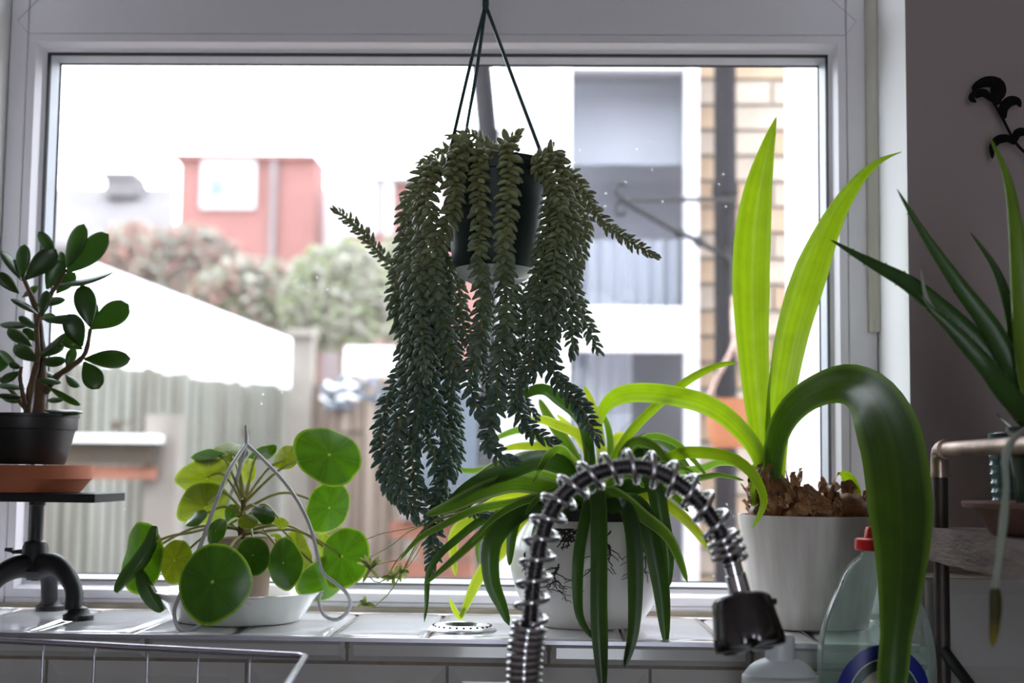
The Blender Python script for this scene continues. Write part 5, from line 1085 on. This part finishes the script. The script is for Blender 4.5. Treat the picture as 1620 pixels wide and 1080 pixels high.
# shrubs
def shrub(px, py, rx, ry, Y, n, mats, label, seed, size=0.05):
    t = root('garden_shrub', px, Y, label, 'shrub', None); rn = random.Random(seed); c = at(px, py, Y); q = mp(Y)
    for mi, m in enumerate(mats):
        mb = MB()
        for k in range(n//len(mats)):
            while True:
                u = V((rn.uniform(-1, 1), rn.uniform(-1, 1), rn.uniform(-1, 1)))
                if 0.15 < u.length < 1: break
            p = c+V((u.x*rx*q, u.y*0.5*rx*q, u.z*ry*q)); s_ = size*rn.uniform(0.6, 1.3)
            e = V((rn.gauss(0, 1), rn.gauss(0, 1), rn.gauss(0, 1))).normalized(); f = e.orthogonal().normalized()
            mb.add([p-e*s_, p-f*s_*0.5, p+e*s_, p+f*s_*0.5], [(0, 1, 2, 3)])
        fo = mb.build('foliage', M[m], t, smooth=False); fo['kind'] = 'stuff'
    for k in range(7):
        e = c+V((rn.uniform(-0.7, 0.7)*rx*q, rn.uniform(-0.3, 0.3)*rx*q, rn.uniform(0, 0.8)*ry*q)); b0 = V((c.x+rn.uniform(-0.1, 0.1), c.y, ZG))
        MB().tube(spline([b0, b0.lerp(e, 0.5)+V((rn.uniform(-.1, .1), 0, 0.1)), e], 8), [0.03-0.0026*i for i in range(9)], 5).build('branch', M['stem'], t)
shrub(300, 430, 90, 75, 15, 2600, ['bush2', 'bush2', 'bush3'], 'pale mixed shrub below the red brick house', 21, 0.07)
shrub(400, 480, 110, 75, 13, 3200, ['bush', 'bush2', 'bush2', 'bush3'], 'green leafy shrub behind the gazebo roof', 22, 0.06)
shrub(540, 470, 100, 90, 12, 3600, ['bush', 'bush2', 'bush2'], 'green leafy shrub above the tall fence post', 23, 0.06)
shrub(640, 460, 80, 90, 14, 2400, ['bush', 'bush2'], 'olive shrub seen through the trailing stems', 24, 0.06)
shrub(210, 400, 70, 50, 18, 1400, ['bush3', 'bush2'], 'pinkish shrub left of the brick house', 25, 0.08)
# low brick wall and bin between fence and extension
lw = root('low_brick_wall', 740, 5.4, 'low red brick garden wall behind the spider plant', 'garden wall')
rect('wall_body', 'mortar', lw, 640, 822, 900, 2000, 5.4, 0.2)
bm = {}
for k in range(3):
    mb = MB().box((-0.104, -0.012, -0.031), (0.104, 0.02, 0.031)); me = mb.mesh('brick', smooth=False); me.materials.append(M[('brick3', 'brick2', 'brick3')[k]]); bm[k] = me
wl = at(640, 822, 5.4)
for r_ in range(10):
    for c_ in range(8):
        x = wl.x+0.05+c_*0.216+(0.108 if r_ % 2 else 0)
        if x < at(900, 800, 5.4).x-0.06: place('brick', bm[(r_*3+c_*5) % 3], lw, BASE[lw], pos=(x, 5.4, wl.z-0.036-r_*0.073))
rect('coping', 'greywall', lw, 634, 800, 906, 823, 5.35, 0.3)
bi = root('covered_barbecue', 735, 5.9, 'dark blue grey covered barbecue behind the trailing stems', 'barbecue')
shift(loft([(ZG+0.001, 0.22, 0.2), (at(735, 760, 5.9).z, 0.20, 0.19), (at(735, 640, 5.9).z, 0.19, 0.17), (at(735, 600, 5.9).z, 0.14, 0.12), (at(735, 592, 5.9).z, 0.05, 0.05)]), (at(740, 700, 5.9).x, 5.9, 0)).build('cover', M['bluedark'], bi)
MB().tube(pxs([(715, 625, 5.7), (720, 612, 5.68), (750, 612, 5.68), (756, 625, 5.7)], 10), 0.012, 6).build('lid_handle', M['steel'], bi)
# neighbour's extension on the right
YN = 4.0
nb = root('neighbour_extension', 1000, YN, 'neighbouring house extension with a large white framed window', 'house')
rect('side_wall', 'render', nb, 786, -120, 866, 2200, YN+0.05, 0.3)
rect('wall_head', 'render', nb, 860, -120, 1105, 100, YN+0.05, 0.3)
for x0, y0, x1, y1, nm in ((862, 96, 902, 1900, 'window_jamb'), (1084, 96, 1106, 1900, 'window_jamb'), (900, 96, 1086, 109, 'window_head'), (900, 484, 1086, 520, 'window_transom'), (900, 532, 1086, 556, 'window_transom'), (900, 520, 1086, 532, 'window_drip')):
    rect(nm, 'upvc', nb, x0, y0, x1, y1, YN-(0.02 if nm == 'window_jamb' else 0.0), 0.08)
for y0, y1 in ((108, 486), (555, 1500)):
    a = at(900, y1, YN+0.04); b = at(1086, y0, YN+0.04); MB().add([(a.x, YN+0.04, a.z), (b.x, YN+0.04, a.z), (b.x, YN+0.04, b.z), (a.x, YN+0.04, b.z)], [(0, 1, 2, 3)]).build('pane', M['glass2'], nb, smooth=False)
def reflection_sheet(x0, y0, x1, y1, Y, mat, amp, waves):  # pleated sheet behind the pane, standing in for its soft reflections
    a = at(x0, y1, Y); b = at(x1, y0, Y); vs = []; fs = []; n = waves*8
    for i in range(n+1):
        x = a.x+(b.x-a.x)*i/n; yy = Y+amp*math.sin(2*PI*waves*i/n); vs += [(x, yy, a.z), (x, yy, b.z)]
    for i in range(n): fs.append((2*i, 2*i+2, 2*i+3, 2*i+1))
    MB().add(vs, fs).build('pane_reflection', M[mat], nb, angle=180)
reflection_sheet(890, 380, 1100, 500, YN+0.20, 'reflection_sheet', 0.015, 9); reflection_sheet(890, 540, 1000, 760, YN+0.2, 'reflection_sheet', 0.015, 5)
reflection_sheet(905, 100, 1100, 260, YN+0.25, 'reflection_sheet', 0.004, 2)
rect('room_back', 'darkroom', nb, 860, 60, 1110, 1900, YN+0.5, 0.05)
rect('brick_backing', 'mortar', nb, 1106, -120, 1420, 2200, YN+0.05, 0.3)
be = {}
for k in range(3):
    mb = MB().box((-0.104, -0.012, -0.0315), (0.104, 0.02, 0.0315)); me = mb.mesh('brick', smooth=False); me.materials.append(M[('brick1', 'brick2', 'brick2')[k]]); be[k] = me
x0_ = at(1106, 500, YN).x; zt0 = at(1106, 60, YN).z
for r_ in range(24):
    for c_ in range(3):
        x = x0_+0.105+c_*0.217-(0.108 if r_ % 2 else 0)
        if x-0.104 < x0_-0.002: continue
        place('brick', be[(r_*7+c_*4+r_*c_) % 3], nb, BASE[nb], pos=(x, YN+0.05, zt0-r_*0.0745))
hbm = MB().box((-0.050, -0.012, -0.0315), (0.050, 0.02, 0.0315)).mesh('brick', smooth=False); hbm.materials.append(M['brick1'])
for r_ in range(1, 24, 2): place('brick', hbm, nb, BASE[nb], pos=(x0_+0.052, YN+0.05, zt0-r_*0.0745))
dp = root('drainpipe', 1148, YN-0.1, 'black cast iron drainpipe on the brick wall outside', 'drainpipe')
pxx = at(1149, 500, YN-0.08).x
MB().tube([V((pxx, YN-0.06, ZG)), V((pxx, YN-0.06, at(1149, -100, YN).z))], 0.031, 18).build('pipe', M['darkpipe'], dp)
for yy in (316, 700): MB().lathe([(0.031, 0), (0.037, 0), (0.037, 0.03), (0.031, 0.03)], (pxx, YN-0.06, at(1149, yy, YN).z), 18, close=True).build('pipe_clip', M['darkpipe'], dp)
wd = root('white_door_frame', 1278, 3.2, 'white door frame post outside close to the right window edge', 'door frame')
rect('frame_post', 'upvc', wd, 1256, -200, 1345, 2400, 3.2, 0.08); rect('frame_lip', 'upvc', wd, 1250, -200, 1258, 2400, 3.22, 0.05)
dq = root('dark_downpipe', 768, 4.6, 'dark downpipe at the corner of the white extension', 'drainpipe')
MB().tube([at(758, -60, 4.6), at(762, 110, 4.6), at(772, 215, 4.6), at(776, 420, 4.6), V((at(776, 420, 4.6).x, 4.6, ZG))], 0.035, 14).build('pipe', M['darkpipe'], dq)
MB().lathe([(0.035, 0), (0.043, 0), (0.043, 0.05), (0.035, 0.05)], at(772, 230, 4.6), 16, close=True).build('pipe_clip', M['darkpipe'], dq)
# wrought iron bracket with hanging terracotta pot
YK = 3.6
bk = root('iron_bracket', 1080, YK, 'wrought iron scroll bracket reaching left from the drainpipe', 'bracket'); bk.location = at(1165, 360, YN-0.1); BASE[bk] = V(bk.location)
MB().tube([at(985, 315, YK), at(1165, 316, YN-0.10)], 0.007, 8).build('bracket_bar', M['iron'], bk)
MB().tube(pxs([(985, 317, YK), (1040, 348, YK+0.06), (1075, 368, YK+0.12), (1110, 384, YK+0.2), (1165, 418, YN-0.10)], 16), 0.008, 8).build('bracket_brace', M['iron'], bk)
for x, y in ((1075, 368), (1106, 382)): MB().lathe([(0.0005, -0.02), (0.012, -0.01), (0.017, 0), (0.012, 0.01), (0.0005, 0.02)], at(x, y, YK+0.14), 12, V((1, 0, -0.55))).build('bracket_knot', M['iron'], bk)
for sg in (-1, 1):
    MB().tube(pxs([(988, 315, YK), (976, 315+sg*7, YK), (973, 315+sg*16, YK), (978, 315+sg*24, YK), (987, 315+sg*24, YK), (988, 315+sg*19, YK)], 18), 0.0055, 7).build('bracket_scroll', M['iron'], bk)
hp2 = thing('hanging_terracotta_pot', at(1155, 708, 3.3), 'terracotta wall pot with a leather coloured strap outside', 'hanging pot')
q = mp(3.3); cc = at(1155, 708, 3.3)
MB().lathe([(0.0005, 0), (26*q, 0), (34*q, 0.02), (38*q, 0.10), (40*q, 0.112), (36*q, 0.112), (30*q, 0.05)], cc, 32).build('pot', pm('orange terracotta', (0.52, 0.20, 0.09), 0.8, nscale=8, namt=0.25), hp2)
for sg in (-1, 1): MB().tube(pxs([(1155+sg*36, 640, 3.3), (1155+sg*22, 600, 3.3), (1162, 540, 3.3), (1160, 470, 3.35)], 14), 0.006, 8).build('strap', M['copper'], hp2)
MB().tube([at(1160, 472, 3.35), at(1158, 420, 3.6), V((pxx, YN-0.098, at(1158, 400, YN).z))], 0.004, 6).build('hook', M['iron'], hp2)
